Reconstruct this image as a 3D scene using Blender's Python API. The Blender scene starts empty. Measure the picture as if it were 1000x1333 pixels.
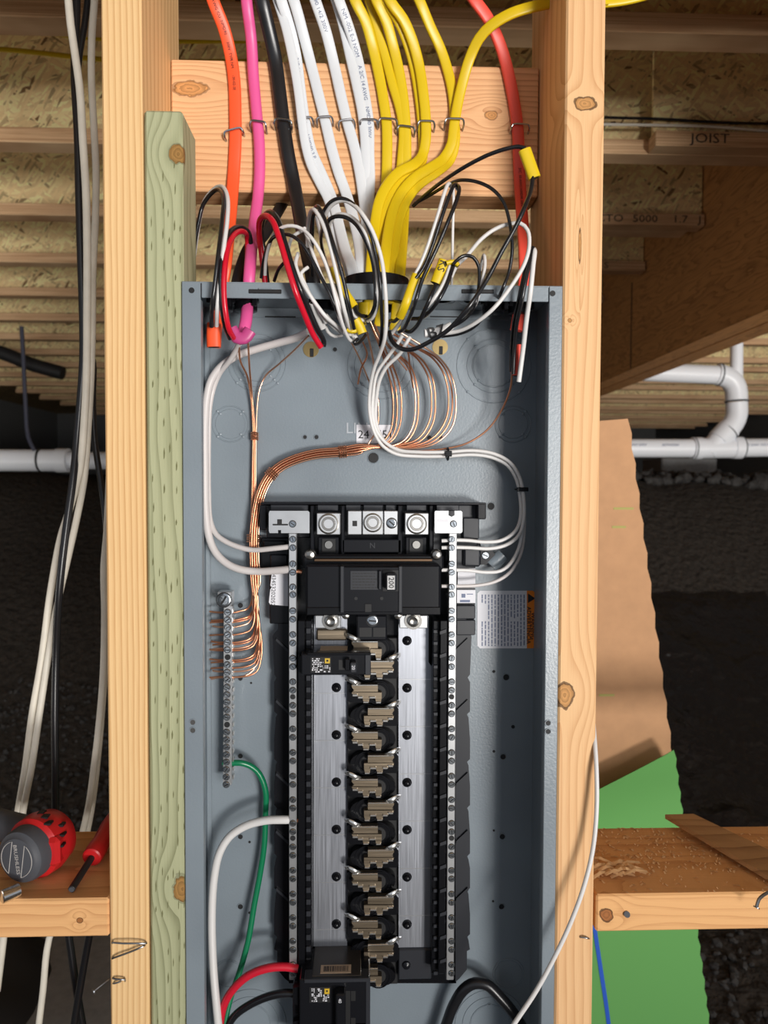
import bpy, bmesh, math, random
from mathutils import Vector, Matrix
random.seed(7)
PI = math.pi
SC = bpy.context.scene
COL = SC.collection

# ---------------------------------------------------------------- camera
F = 925.0                                   # focal length in pixels of the 1000x1333 frame
CAM = Vector((0, -0.685, 1.35))
ROT = Matrix.Rotation(math.radians(-1.9), 3, 'Z') @ Matrix.Rotation(math.radians(90 - 1.95), 3, 'X') @ Matrix.Rotation(math.radians(0.2), 3, 'Z')
cam_data = bpy.data.cameras.new('camera'); cam = bpy.data.objects.new('camera', cam_data); COL.objects.link(cam)
cam.matrix_world = Matrix.Translation(CAM) @ ROT.to_4x4()
cam_data.sensor_fit = 'VERTICAL'; cam_data.sensor_height = 36; cam_data.lens = 36 * F / 1333
cam_data.clip_start = 0.01
cam_data.dof.use_dof = True; cam_data.dof.focus_distance = 0.73; cam_data.dof.aperture_fstop = 8.0
SC.camera = cam

# ---------------------------------------------------------------- light and exposure
SC.view_settings.view_transform = 'Standard'; SC.view_settings.look = 'None'
SC.view_settings.exposure = 0.06; SC.view_settings.gamma = 1; SC.view_settings.use_curve_mapping = False
world = bpy.data.worlds.new('daylight'); SC.world = world; world.use_nodes = True
bg = world.node_tree.nodes['Background']; bg.inputs[0].default_value = (0.80, 0.88, 1.0, 1); bg.inputs[1].default_value = 0.42
def area(name, loc, target, sx, sy, power, col):
    d = bpy.data.lights.new(name, 'AREA'); d.shape = 'RECTANGLE'; d.size = sx; d.size_y = sy; d.energy = power; d.color = col
    o = bpy.data.objects.new(name, d); COL.objects.link(o); o.location = loc
    o.rotation_euler = (Vector(target) - Vector(loc)).to_track_quat('-Z', 'Y').to_euler()
    return o
area('doorway_daylight', (2.1, -5.0, 1.75), (0, 0.1, 1.4), 1.3, 1.3, 90, (1.0, 0.97, 0.94))
area('sunlit_ground_bounce', (4.3, -9.2, -.6), (0, 1.0, 1.7), 2.4, 1.5, 830, (1.0, 0.96, 0.91))

area('side_fill_left', (-2.7, 0.0, .75), (.1, 2.6, 2.3), 0.8, .6, 9, (1.0, .95, .86))  # added fill lamp, out of view, to brighten the joists; no real opening
area('side_fill_right', (2.9, 0.2, .75), (.3, 2.6, 2.3), 0.8, .6, 9, (1.0, .95, .86))  # the same added fill from the right side

# ---------------------------------------------------------------- pixel -> world (a point on the plane y = depth)
def P(px, py, y=0.0):
    d = ROT @ Vector((px - 500, -(py - 666.5), -F))
    return CAM + d * ((y - CAM.y) / d.y)

def Pz(px, py, z):                          # a point on the level plane z
    d = ROT @ Vector((px-500, -(py-666.5), -F)); return CAM + d*((z-CAM.z)/d.z)

# ---------------------------------------------------------------- materials
def node(nt, t, **kw):
    n = nt.nodes.new(t)
    for k, v in kw.items():
        if k.startswith('i_'):
            key = k[2:]; key = int(key) if key.isdigit() else key.replace('_', ' ')
            n.inputs[key].default_value = v
        else: setattr(n, k, v)
    return n
def newmat(name):
    m = bpy.data.materials.new(name); m.use_nodes = True
    return m, m.node_tree, m.node_tree.nodes['Principled BSDF']
def c4(c): return (c[0], c[1], c[2], 1)
def srgb(r, g, b):
    f = lambda v: ((v/255 + .055)/1.055)**2.4 if v > 10 else v/255/12.92
    return (f(r), f(g), f(b))
def math_n(nt, op, a, b=None, c=None):
    n = nt.nodes.new('ShaderNodeMath'); n.operation = op
    for i, v in enumerate((a, b, c)):
        if v is None: continue
        if isinstance(v, (int, float)): n.inputs[i].default_value = v
        else: nt.links.new(v, n.inputs[i])
    return n.outputs[0]
def ramp(nt, fac, stops, interp='LINEAR'):
    r = nt.nodes.new('ShaderNodeValToRGB'); r.color_ramp.interpolation = interp
    e = r.color_ramp.elements
    while len(e) < len(stops): e.new(0.5)
    for k, (p, c) in enumerate(stops): e[k].position = p; e[k].color = c4(c)
    nt.links.new(fac, r.inputs[0]); return r.outputs[0]
def mixc(nt, fac, a, b, mode='MIX'):
    m = nt.nodes.new('ShaderNodeMix'); m.data_type = 'RGBA'; m.blend_type = mode
    for s, v in ((m.inputs[0], fac), (m.inputs[6], a), (m.inputs[7], b)):
        if isinstance(v, (int, float)): s.default_value = v
        elif isinstance(v, tuple): s.default_value = c4(v)
        else: nt.links.new(v, s)
    return m.outputs[2]
def position(nt):
    return nt.nodes.new('ShaderNodeNewGeometry').outputs['Position']
def noise(nt, vec, scale, detail=2, rough=.5):
    n = node(nt, 'ShaderNodeTexNoise'); n.inputs['Scale'].default_value = scale; n.inputs['Detail'].default_value = detail
    n.inputs['Roughness'].default_value = rough; nt.links.new(vec, n.inputs['Vector']); return n.outputs['Fac']
def mapped(nt, vec, scale, loc=(0, 0, 0), rot=(0, 0, 0)):
    m = node(nt, 'ShaderNodeMapping'); m.inputs['Scale'].default_value = scale; m.inputs['Location'].default_value = loc; m.inputs['Rotation'].default_value = rot
    nt.links.new(vec, m.inputs[0]); return m.outputs[0]
def bump(nt, b, h, strength, dist):
    n = nt.nodes.new('ShaderNodeBump'); n.inputs['Strength'].default_value = strength; n.inputs['Distance'].default_value = dist
    nt.links.new(h, n.inputs['Height']); nt.links.new(n.outputs[0], b.inputs['Normal'])
def plain(name, col, rough=.5, metal=0, bump_scale=None, bump_str=.2, vary=0.0, coat=0, spec=None, dist=.0005):
    m, nt, b = newmat(name)
    b.inputs['Base Color'].default_value = c4(col); b.inputs['Roughness'].default_value = rough; b.inputs['Metallic'].default_value = metal
    if coat: b.inputs['Coat Weight'].default_value = coat
    if spec is not None: b.inputs['Specular IOR Level'].default_value = spec
    p = position(nt)
    if vary:
        n = noise(nt, p, 45, 4)
        c = ramp(nt, n, [(0.25, tuple(v*(1-vary) for v in col)), (0.75, tuple(min(1, v*(1+vary)) for v in col))])
        nt.links.new(c, b.inputs['Base Color'])
    if bump_scale: bump(nt, b, noise(nt, p, bump_scale, 3), bump_str, dist)
    return m
def wood(name, light, dark, axis='Z', spacing=.006, knots=(), distort=.5, rough=.65, contrast=1.0, seed=0.0, fibre=.25, across='X', stains=None, kface=0.0, kcol=None, rimf=.8):
    """softwood: growth rings along one axis, fibres, and knots at given world spots"""
    m, nt, b = newmat(name)
    p = position(nt)
    sep = nt.nodes.new('ShaderNodeSeparateXYZ'); nt.links.new(p, sep.inputs[0])
    X, Y, Z = sep.outputs
    L = {'X': X, 'Y': Y, 'Z': Z}[axis]
    A = {'X': X, 'Y': Y, 'Z': Z}[across]
    B = {'X', 'Y', 'Z'} - {axis, across}; B = {'X': X, 'Y': Y, 'Z': Z}[B.pop()]
    sc = {'X': (2.2, 14, 14), 'Y': (14, 2.2, 14), 'Z': (14, 14, 2.2)}[axis]
    low = noise(nt, mapped(nt, p, sc, (seed, seed*1.7, seed*.3)), 1.0, 3)
    phase = math_n(nt, 'MULTIPLY_ADD', A, 1/spacing, math_n(nt, 'MULTIPLY', B, .45/spacing))
    phase = math_n(nt, 'MULTIPLY_ADD', low, distort*9, phase)
    kmask = None
    for (ka, kl, kr, asp) in knots:       # position across, along, radius, stretch along
        da = math_n(nt, 'DIVIDE', math_n(nt, 'SUBTRACT', A, ka), kr)
        dl = math_n(nt, 'DIVIDE', math_n(nt, 'SUBTRACT', L, kl), kr*asp)
        db = math_n(nt, 'DIVIDE', math_n(nt, 'SUBTRACT', B, kface), kr*1.6)
        d2 = math_n(nt, 'ADD', math_n(nt, 'MULTIPLY', da, da), math_n(nt, 'ADD', math_n(nt, 'MULTIPLY', dl, dl), math_n(nt, 'MULTIPLY', db, db)))
        d = math_n(nt, 'SQRT', d2)
        push = math_n(nt, 'MULTIPLY', math_n(nt, 'EXPONENT', math_n(nt, 'MULTIPLY', d2, -.18)), 3.2)
        sgn = math_n(nt, 'MULTIPLY', da, push)
        phase = math_n(nt, 'ADD', phase, math_n(nt, 'MULTIPLY', sgn, -.55))
        wob = math_n(nt, 'ADD', d, math_n(nt, 'MULTIPLY', noise(nt, p, 110, 3), .8))
        k = math_n(nt, 'LESS_THAN', wob, 1.2)
        rim = math_n(nt, 'COMPARE', wob, 1.22, .09)
        kmask = (k, rim, d) if kmask is None else (math_n(nt, 'MAXIMUM', kmask[0], k), math_n(nt, 'MAXIMUM', kmask[1], rim), math_n(nt, 'MINIMUM', kmask[2], d))
    s = math_n(nt, 'FRACT', phase)
    s = math_n(nt, 'POWER', s, 2.6)
    fsc = {'X': (25, 900, 900), 'Y': (900, 25, 900), 'Z': (900, 900, 25)}[axis]
    fib = noise(nt, mapped(nt, p, fsc), 1.0, 2)
    mod = noise(nt, mapped(nt, p, tuple(v*.6 for v in sc), (seed+3, 0, 0)), 1.0, 2)
    fac = math_n(nt, 'MULTIPLY', s, .8*contrast)
    fac = math_n(nt, 'ADD', fac, math_n(nt, 'MULTIPLY', math_n(nt, 'SUBTRACT', fib, .5), fibre*1.6))
    fac = math_n(nt, 'ADD', fac, math_n(nt, 'MULTIPLY', math_n(nt, 'SUBTRACT', mod, .5), .55))
    col = ramp(nt, fac, [(0.0, light), (0.45, tuple(l*.55+d*.45 for l, d in zip(light, dark))), (1.0, dark)])
    if kmask:
        kc = ramp(nt, math_n(nt, 'FRACT', math_n(nt, 'MULTIPLY_ADD', noise(nt, p, 150, 3), 1.2, math_n(nt, 'MULTIPLY', kmask[2], 3.0))), [(0, kcol or tuple(v*1.0 for v in dark)), (1, tuple(v*.6 for v in (kcol or dark)))])
        col = mixc(nt, kmask[0], col, kc)
        col = mixc(nt, math_n(nt, 'MULTIPLY', kmask[1], rimf), col, tuple(v*.14 for v in dark))
    if stains:
        n = noise(nt, mapped(nt, p, (40, 40, 25)), 1.0, 4, .65)
        st = ramp(nt, n, [(stains[1], (0, 0, 0)), (stains[1]+.06, (1, 1, 1))])
        col = mixc(nt, math_n(nt, 'MULTIPLY', st, .75), col, stains[0])
    nt.links.new(col, b.inputs['Base Color']); b.inputs['Roughness'].default_value = rough
    b.inputs['Specular IOR Level'].default_value = .25
    h = math_n(nt, 'ADD', math_n(nt, 'MULTIPLY', s, -.4), fib)
    bump(nt, b, h, .35, .0006)
    return m
def osb(name, base, fleck):
    """pressed strand board: long flat chips lying at all angles"""
    m, nt, b = newmat(name)
    p = position(nt)
    w = node(nt, 'ShaderNodeTexNoise'); w.inputs['Scale'].default_value = 9; nt.links.new(p, w.inputs['Vector'])
    q = nt.nodes.new('ShaderNodeVectorMath'); q.operation = 'MULTIPLY_ADD'; nt.links.new(w.outputs['Color'], q.inputs[0]); q.inputs[1].default_value = (.02, .02, .02); nt.links.new(p, q.inputs[2])
    col = None; hs = None
    for k, (ang, scl) in enumerate(((.25, (20, 20, 105)), (-.6, (26, 26, 130)), (1.0, (30, 30, 150)))):
        v = node(nt, 'ShaderNodeTexVoronoi'); v.inputs['Scale'].default_value = 1.0; v.inputs['Randomness'].default_value = 1.0
        rt = mapped(nt, q.outputs[0], (1, 1, 1), rot=(0, ang, 0))
        nt.links.new(mapped(nt, rt, scl), v.inputs['Vector'])
        sp = nt.nodes.new('ShaderNodeSeparateColor'); nt.links.new(v.outputs['Color'], sp.inputs[0])
        c = ramp(nt, sp.outputs[0], [(0, fleck), (.05, tuple(a_*.5 for a_ in base)), (.16, tuple(a_*.85 for a_ in base)), (.6, base), (1, tuple(min(1, a_*1.35) for a_ in base))])
        if col is None: col = c; hs = sp.outputs[1]
        else:
            sel = math_n(nt, 'GREATER_THAN', sp.outputs[1], .62)
            col = mixc(nt, sel, col, c)
    nt.links.new(col, b.inputs['Base Color']); b.inputs['Roughness'].default_value = .7
    bump(nt, b, noise(nt, p, 90, 3), .3, .0015)
    return m
def layered(name, light, dark, axis='Z', freq=300, knotty=False):
    """laminated veneer: thin parallel layers seen on the edge"""
    m, nt, b = newmat(name); p = position(nt)
    sc = {'Z': (3, 3, freq), 'Y': (3, freq, 3)}[axis]
    n = noise(nt, mapped(nt, p, sc), 1.0, 3, .6)
    c = ramp(nt, n, [(.3, dark), (.5, tuple((l+d)/2 for l, d in zip(light, dark))), (.68, light)])
    n2 = noise(nt, mapped(nt, p, (5, 30, 30)), 1.0, 3)
    c = mixc(nt, .25, c, ramp(nt, n2, [(.3, dark), (.7, light)]))
    nt.links.new(c, b.inputs['Base Color']); b.inputs['Roughness'].default_value = .7
    return m

M = {}
zP = lambda py, y=0: P(500, py, y).z
M['stud_left'] = wood('fir_stud_left', srgb(236, 198, 144), srgb(190, 134, 78), spacing=.0056, distort=.22, seed=2, contrast=.85)
kx = lambda px, py, y: P(px, py, y)
_k = kx(762, 135, 0); _k2 = kx(735, 905, 0)
M['stud_right'] = wood('fir_stud_right', srgb(236, 192, 142), srgb(196, 136, 86), kcol=srgb(214, 158, 98), spacing=.0085, distort=.3, seed=9, contrast=.7,
                       knots=((_k.x, _k.z, .0125, .62), (_k2.x, _k2.z, .011, 1.4), (kx(755, 320, 0).x, kx(755, 320, 0).z, .0017, 11), (kx(742, 417, 0).x, kx(742, 417, 0).z, .0022, 1)))
_k = kx(232, 200, 0); _k2 = kx(238, 1157, 0)
M['treated'] = wood('treated_furring', srgb(176, 178, 142), srgb(118, 120, 86), spacing=.008, distort=.5, seed=5, contrast=.9, kcol=srgb(170, 128, 72), rimf=.35, knots=((_k.x, _k.z, .010, 1.1), (_k2.x, _k2.z, .011, 1.5)))
_k = kx(247, 115, .1); _k2 = kx(640, 150, .1)
M['block_top'] = wood('fir_backing_board', srgb(234, 184, 136), srgb(180, 118, 74), axis='X', across='Z', spacing=.0065, distort=.45, seed=4, contrast=.75, kface=.1, fibre=.35, kcol=srgb(222, 160, 100), rimf=.45,
                      knots=((_k.z, _k.x, .010, 2.2), (_k2.z, _k2.x, .006, 1.5)))
_k = kx(790, 1192, 0)
M['block_right'] = wood('fir_blocking_right', srgb(232, 178, 120), srgb(176, 112, 62), axis='X', across='Z', spacing=.012, distort=.6, seed=1, contrast=.6, knots=((_k.z, _k.x, .008, 1),))
_k = kx(103, 1199, 0)
M['block_left'] = wood('fir_blocking_left', srgb(232, 180, 124), srgb(178, 116, 66), axis='X', across='Z', spacing=.013, distort=.6, seed=8, contrast=.6, knots=((_k.z, _k.x, .0035, 1),))
M['beam'] = wood('glulam_beam', srgb(196, 140, 86), srgb(122, 80, 46), axis='Y', across='Z', spacing=.03, distort=1.3, seed=3, contrast=.8)
M['offcut'] = wood('wood_offcut', srgb(178, 138, 94), srgb(130, 92, 58), axis='X', across='Z', spacing=.01, seed=6)
M['osb'] = osb('osb_web', srgb(246, 216, 160), srgb(120, 86, 50))
M['osb_floor'] = osb('osb_subfloor', srgb(180, 150, 100), srgb(90, 60, 30))
M['lvl'] = layered('laminated_flange', srgb(246, 210, 165), srgb(170, 118, 76), freq=420)
M['paint'] = None
def painted():
    m, nt, b = newmat('grey_enamel'); p = position(nt)
    n = noise(nt, p, 9, 2)
    c = ramp(nt, n, [(.3, srgb(122, 132, 140)), (.7, srgb(134, 145, 153))])
    nt.links.new(c, b.inputs['Base Color']); b.inputs['Roughness'].default_value = .33; b.inputs['Specular IOR Level'].default_value = .6
    bump(nt, b, noise(nt, p, 420, 2), .25, .0006)
    return m
M['paint'] = painted()
M['plastic'] = plain('black_plastic', (.006, .0063, .008), .25, spec=.25, bump_scale=300, bump_str=.08)
M['plastic2'] = plain('black_moulding', (.009, .0095, .012), .25, spec=.25)
M['plastic3'] = plain('charcoal_moulding', (.024, .026, .032), .4, spec=.35)
M['pit'] = plain('dark_recess', (.004, .004, .005), .6)
M['rubber'] = plain('dark_rubber', (.012, .012, .013), .55)
def brushed(name, col, axis, rough=.28):
    m, nt, b = newmat(name); p = position(nt)
    sc = (900, 900, 14) if axis == 'Z' else (14, 900, 900)
    n = noise(nt, mapped(nt, p, sc), 1.0, 3); n2 = noise(nt, mapped(nt, p, (20, 20, 9)), 1.0, 3)
    c = ramp(nt, n, [(.3, tuple(v*.75 for v in col)), (.7, col)])
    c = mixc(nt, ramp(nt, n2, [(.35, (0, 0, 0)), (.75, (.5, .5, .5))]), c, tuple(v*.7 for v in col))
    nt.links.new(c, b.inputs['Base Color']); b.inputs['Metallic'].default_value = .85; b.inputs['Roughness'].default_value = rough
    nt.links.new(math_n(nt, 'MULTIPLY_ADD', n, .3, rough-.1), b.inputs['Roughness'])
    return m
M['bus'] = brushed('tin_plated_bus', (.46, .48, .53), 'Z', .34)
M['stab'] = brushed('tin_plated_stab', (.30, .24, .17), 'X', .3)
M['stab_bright'] = plain('bright_plated_edge', (.9, .88, .84), .22, .9)
M['zinc'] = plain('zinc_bar', (.62, .63, .64), .30, .8, vary=.1)
M['screw'] = plain('zinc_screw', (.50, .54, .58), .2, .95)
M['steel'] = plain('plated_steel', (.40, .385, .36), .26, .95)
M['copper'] = plain('bare_copper', (.72, .33, .19), .3, .95)
M['copper_light'] = plain('bright_copper', (.86, .50, .34), .28, .95)
M['white'] = plain('white_insulation', srgb(224, 222, 220), .38)
M['white_grey'] = plain('stranded_white_insulation', srgb(214, 208, 206), .4)
M['white_jacket'] = plain('white_cable_jacket', srgb(218, 222, 226), .42)
M['white_outer'] = plain('white_cable_jacket_old', srgb(226, 220, 206), .5, vary=.08)
M['black'] = plain('black_insulation', (.012, .012, .014), .22)
M['black_jacket'] = plain('black_cable_jacket', (.012, .012, .014), .3)
M['red'] = plain('red_insulation', srgb(206, 22, 46), .25)
M['orange'] = plain('orange_cable_jacket', srgb(250, 92, 48), .42)
M['coral'] = plain('coral_cable_jacket', srgb(238, 84, 68), .42)
M['pink'] = plain('pink_cable_jacket', srgb(232, 92, 156), .4)
M['pink_dark'] = plain('purple_torn_jacket', srgb(190, 70, 130), .4)
M['yellow'] = plain('yellow_cable_jacket', srgb(222, 190, 22), .38)
M['green'] = plain('green_insulation', srgb(18, 118, 78), .28)
M['red_wire'] = plain('red_heavy_insulation', srgb(206, 30, 52), .35)
M['ink'] = plain('black_ink', (.01, .01, .012), .6)
M['ink_grey'] = plain('grey_ink', srgb(112, 122, 150), .6)
M['label'] = plain('white_label', srgb(226, 226, 232), .5)
M['label_orange'] = plain('orange_label', srgb(238, 132, 26), .5)
M['label_yellow'] = plain('yellow_label', srgb(206, 170, 40), .5)
M['label_tan'] = plain('tan_label', srgb(190, 166, 140), .5)
M['pvc'] = plain('white_pvc', srgb(240, 243, 248), .35)
M['pvc_joint'] = plain('pipe_joint_line', srgb(90, 94, 100), .5)
M['cardboard'] = plain('brown_cardboard', srgb(198, 152, 112), .85, vary=.06)
M['green_sheet'] = plain('green_painted_sheet', srgb(108, 176, 95), .8)
M['blue_tape'] = plain('blue_tape', srgb(36, 96, 214), .6)
M['dirt'] = plain('dark_earth', (.035, .028, .022), .95, bump_scale=26, bump_str=1.0, vary=.5, dist=.03)
M['stone'] = plain('dark_gravel', (.05, .047, .045), .8, vary=.5)
M['concrete'] = plain('grey_concrete', (.25, .25, .25), .9, vary=.15)
M['tool_red'] = plain('red_tool_plastic', srgb(190, 30, 34), .35)
M['tool_grey'] = plain('grey_tool_rubber', srgb(72, 74, 80), .6, bump_scale=200, bump_str=.2)
M['tool_line'] = plain('light_grey_print', srgb(180, 176, 172), .5)
M['chrome'] = plain('satin_chrome', (.75, .75, .75), .25, 1)
M['nail'] = plain('steel_nail', (.25, .26, .28), .35, .9)
M['staple'] = plain('cable_staple_steel', (.32, .32, .34), .3, .9)
M['shaving'] = plain('wood_shavings', srgb(226, 184, 134), .8)
M['plastic_sheet'] = plain('black_ground_sheet', (.012, .012, .013), .3, bump_scale=12, bump_str=1.0, dist=.03)

# ---------------------------------------------------------------- mesh builder
OFF = {}
class MB:
    def __init__(s): s.v = []; s.f = []; s.m = []; s.mats = []
    def _mi(s, mat):
        if mat is None: return 0
        if mat not in s.mats: s.mats.append(mat)
        return s.mats.index(mat)
    def add(s, vs, fs, mat=None):
        o = len(s.v); s.v += [Vector(v) for v in vs]; s.f += [tuple(i+o for i in f) for f in fs]; s.m += [s._mi(mat)]*len(fs); return s
    def box(s, a, b, c=0.0, mat=None, fn=None):
        lo = [min(p, q) for p, q in zip(a, b)]; hi = [max(p, q) for p, q in zip(a, b)]
        if c <= 0:
            vs = [Vector(((hi if i & 1 else lo)[0], (hi if i & 2 else lo)[1], (hi if i & 4 else lo)[2])) for i in range(8)]
            fs = [(0, 1, 3, 2), (4, 6, 7, 5), (0, 4, 5, 1), (2, 3, 7, 6), (0, 2, 6, 4), (1, 5, 7, 3)]
        else:
            c = min(c, .49*min(h-l for h, l in zip(hi, lo)))
            vs = []; idx = {}
            for i in range(8):
                sgn = [1 if i & (1 << k) else -1 for k in range(3)]
                for ax in range(3):
                    p = []
                    for k in range(3):
                        e = hi[k] if sgn[k] > 0 else lo[k]
                        p.append(e if k == ax else e - sgn[k]*c)
                    idx[(i, ax)] = len(vs); vs.append(Vector(p))
            fs = []
            for ax in range(3):
                o1, o2 = [k for k in range(3) if k != ax]
                for side in (0, 1):
                    b0 = side << ax
                    fs.append(tuple(idx[(b0 | q, ax)] for q in (0, 1 << o1, (1 << o1) | (1 << o2), 1 << o2)))
                for q in range(4):
                    b0 = ((q & 1) << o1) | ((q >> 1) << o2)
                    fs.append((idx[(b0, o1)], idx[(b0, o2)], idx[(b0 | 1 << ax, o2)], idx[(b0 | 1 << ax, o1)]))
            for i in range(8): fs.append((idx[(i, 0)], idx[(i, 1)], idx[(i, 2)]))
        if fn: vs = [fn(v) for v in vs]
        return s.add(vs, fs, mat)
    def pbox(s, x0, y0, x1, y1, yf, yb, c=0.0, mat=None):
        """box whose front face fills the pixel rectangle at depth yf and which runs back to yb"""
        cx, cy = (x0+x1)/2, (y0+y1)/2
        xa = P(x0, cy, yf).x; xb = P(x1, cy, yf).x; za = P(cx, y0, yf).z; zb = P(cx, y1, yf).z
        return s.box((xa, yf, za), (xb, yb, zb), c, mat)
    def prism(s, pts, y0, y1, mat=None):
        """polygon of (x, z) points extruded from y0 to y1"""
        n = len(pts)
        vs = [(x, y0, z) for x, z in pts] + [(x, y1, z) for x, z in pts]
        fs = [tuple(range(n)), tuple(range(2*n-1, n-1, -1))] + [(i, i+n, (i+1) % n+n, (i+1) % n) for i in range(n)]
        return s.add(vs, fs, mat)
    def pprism(s, px, yf, yb, mat=None):
        return s.prism([(P(a, b, yf).x, P(a, b, yf).z) for a, b in px], yf, yb, mat)
    def cyl(s, p0, p1, r0, r1=None, n=16, mat=None, cap=True):
        p0 = Vector(p0); p1 = Vector(p1); r1 = r0 if r1 is None else r1
        t = (p1-p0).normalized(); u = t.orthogonal().normalized(); w = t.cross(u)
        vs = []
        for p, r in ((p0, r0), (p1, r1)):
            for i in range(n):
                a = 2*PI*i/n; vs.append(p + (u*math.cos(a)+w*math.sin(a))*r)
        fs = [(i, (i+1) % n, (i+1) % n+n, i+n) for i in range(n)]
        if cap: fs += [tuple(range(n-1, -1, -1)), tuple(range(n, 2*n))]
        return s.add(vs, fs, mat)
    def lathe(s, p0, axis, prof, n=24, mat=None):
        """profile [(distance along axis, radius)]"""
        t = Vector(axis).normalized(); u = t.orthogonal().normalized(); w = t.cross(u); p0 = Vector(p0)
        vs = []; fs = []
        for d, r in prof:
            for i in range(n):
                a = 2*PI*i/n; vs.append(p0+t*d+(u*math.cos(a)+w*math.sin(a))*max(r, 1e-5))
        for k in range(len(prof)-1):
            fs += [(k*n+i, k*n+(i+1) % n, (k+1)*n+(i+1) % n, (k+1)*n+i) for i in range(n)]
        fs += [tuple(range(n-1, -1, -1)), tuple(range((len(prof)-1)*n, len(prof)*n))]
        return s.add(vs, fs, mat)
    def ring(s, c, r, minor, axis=(0, 1, 0), n=28, k=6, mat=None, a0=0, a1=2*PI):
        t = Vector(axis).normalized(); u = t.orthogonal().normalized(); w = t.cross(u); c = Vector(c)
        vs = []; fs = []
        full = abs(a1-a0-2*PI) < 1e-6; nn = n if full else n+1
        for i in range(nn):
            a = a0+(a1-a0)*i/n; d = u*math.cos(a)+w*math.sin(a)
            for j in range(k):
                b = 2*PI*j/k; vs.append(c + d*(r+minor*math.cos(b)) + t*minor*math.sin(b))
        for i in range(n):
            i2 = (i+1) % nn
            for j in range(k): fs.append((i*k+j, i*k+(j+1) % k, i2*k+(j+1) % k, i2*k+j))
        return s.add(vs, fs, mat)
    def sweep(s, path, a, b=None, n=10, mat=None, power=1.0, taper=None):
        """tube along a path of 3-D points; a = half width across the view, b = half thickness"""
        b = a if b is None else b
        fr = frames(path, flat=(a != b)); vs = []; fs = []
        for k, (p, sd, up) in enumerate(fr):
            q = 1 if taper is None else taper(k/(len(path)-1))
            for i in range(n):
                t = 2*PI*(i+.5)/n; ct, st = math.cos(t), math.sin(t)
                ct = math.copysign(abs(ct)**power, ct); st = math.copysign(abs(st)**power, st)
                vs.append(p + sd*(a*q*ct) + up*(b*q*st))
        for k in range(len(path)-1):
            fs += [(k*n+i, k*n+(i+1) % n, (k+1)*n+(i+1) % n, (k+1)*n+i) for i in range(n)]
        fs += [tuple(range(n-1, -1, -1)), tuple(range((len(path)-1)*n, len(path)*n))]
        return s.add(vs, fs, mat)
    def build(s, name, mat, parent=None, label=None, cat=None, group=None, kind=None, smooth=35, base=None):
        me = bpy.data.meshes.new(name)
        if parent is not None: off = OFF[parent.name]
        elif base is not None: off = Vector(base)
        else:
            lo = Vector([min(v[i] for v in s.v) for i in range(3)]); hi = Vector([max(v[i] for v in s.v) for i in range(3)])
            off = Vector(((lo.x+hi.x)/2, (lo.y+hi.y)/2, lo.z))
        me.from_pydata([v-off for v in s.v], [], s.f); 
        mats = s.mats if s.mats else [mat]
        for m_ in mats: me.materials.append(m_ if m_ is not None else mat)
        if len(mats) > 1:
            for p, i in zip(me.polygons, s.m): p.material_index = i
        bm = bmesh.new(); bm.from_mesh(me); bmesh.ops.recalc_face_normals(bm, faces=bm.faces); bm.to_mesh(me); bm.free()
        if smooth:
            me.shade_smooth(); me.set_sharp_from_angle(angle=math.radians(smooth))
        o = bpy.data.objects.new(name, me); COL.objects.link(o)
        if parent is not None: o.parent = parent
        else: o.location = off
        OFF[o.name] = off
        if label: o['label'] = label
        if cat: o['category'] = cat
        if group: o['group'] = group
        if kind: o['kind'] = kind
        return o
def frames(path, flat=True):
    out = []; prev = None; n = len(path)
    for k in range(n):
        t = (path[min(k+1, n-1)]-path[max(k-1, 0)]).normalized()
        if flat:
            v = Vector((0, 1, 0)); sd = t.cross(v)
            if sd.length < .25: sd = prev if prev is not None else Vector((1, 0, 0))
            sd = (sd - t*sd.dot(t)).normalized()
            if prev is not None and sd.dot(prev) < 0: sd = -sd
        else:
            if prev is None: sd = t.orthogonal().normalized()
            else: sd = (prev-t*prev.dot(t)).normalized()
        prev = sd; out.append((path[k], sd, sd.cross(t)))
    return out
def thing(name, label, cat, loc, group=None):
    o = bpy.data.objects.new(name, None); COL.objects.link(o); o.location = loc; o.empty_display_size = .02
    o['label'] = label; o['category'] = cat
    if group: o['group'] = group
    OFF[o.name] = Vector(loc); return o
def inst(proto_mesh, name, loc, parent, rot=None):
    """child object sharing a mesh, placed at a world point"""
    o = bpy.data.objects.new(name, proto_mesh); COL.objects.link(o)
    o.parent = parent; o.location = Vector(loc)-OFF[parent.name]
    if rot: o.rotation_euler = rot
    return o
def smooth_path(pts, step=.004):
    """Catmull-Rom through 3-D points"""
    pts = [Vector(p) for p in pts]
    q = [pts[0]*2-pts[1]] + pts + [pts[-1]*2-pts[-2]]
    out = []
    for i in range(1, len(q)-2):
        p0, p1, p2, p3 = q[i-1:i+3]
        d1 = max((p2-p1).length, 1e-6)**.5; d0 = max((p1-p0).length, 1e-6)**.5; d2 = max((p3-p2).length, 1e-6)**.5
        m1 = (p2-p1)/d1 - (p2-p0)/(d0+d1) + (p1-p0)/d0; m1 = ((p1-p0)/d0 - (p2-p0)/(d0+d1) + (p2-p1)/d1)*d1
        m2 = ((p2-p1)/d1 - (p3-p1)/(d1+d2) + (p3-p2)/d2)*d1
        n = max(2, int((p2-p1).length/step))
        for k in range(n):
            t = k/n; t2 = t*t; t3 = t2*t
            out.append(p1*(2*t3-3*t2+1) + m1*(t3-2*t2+t) + p2*(-2*t3+3*t2) + m2*(t3-t2))
    out.append(pts[-1]); return out
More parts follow.
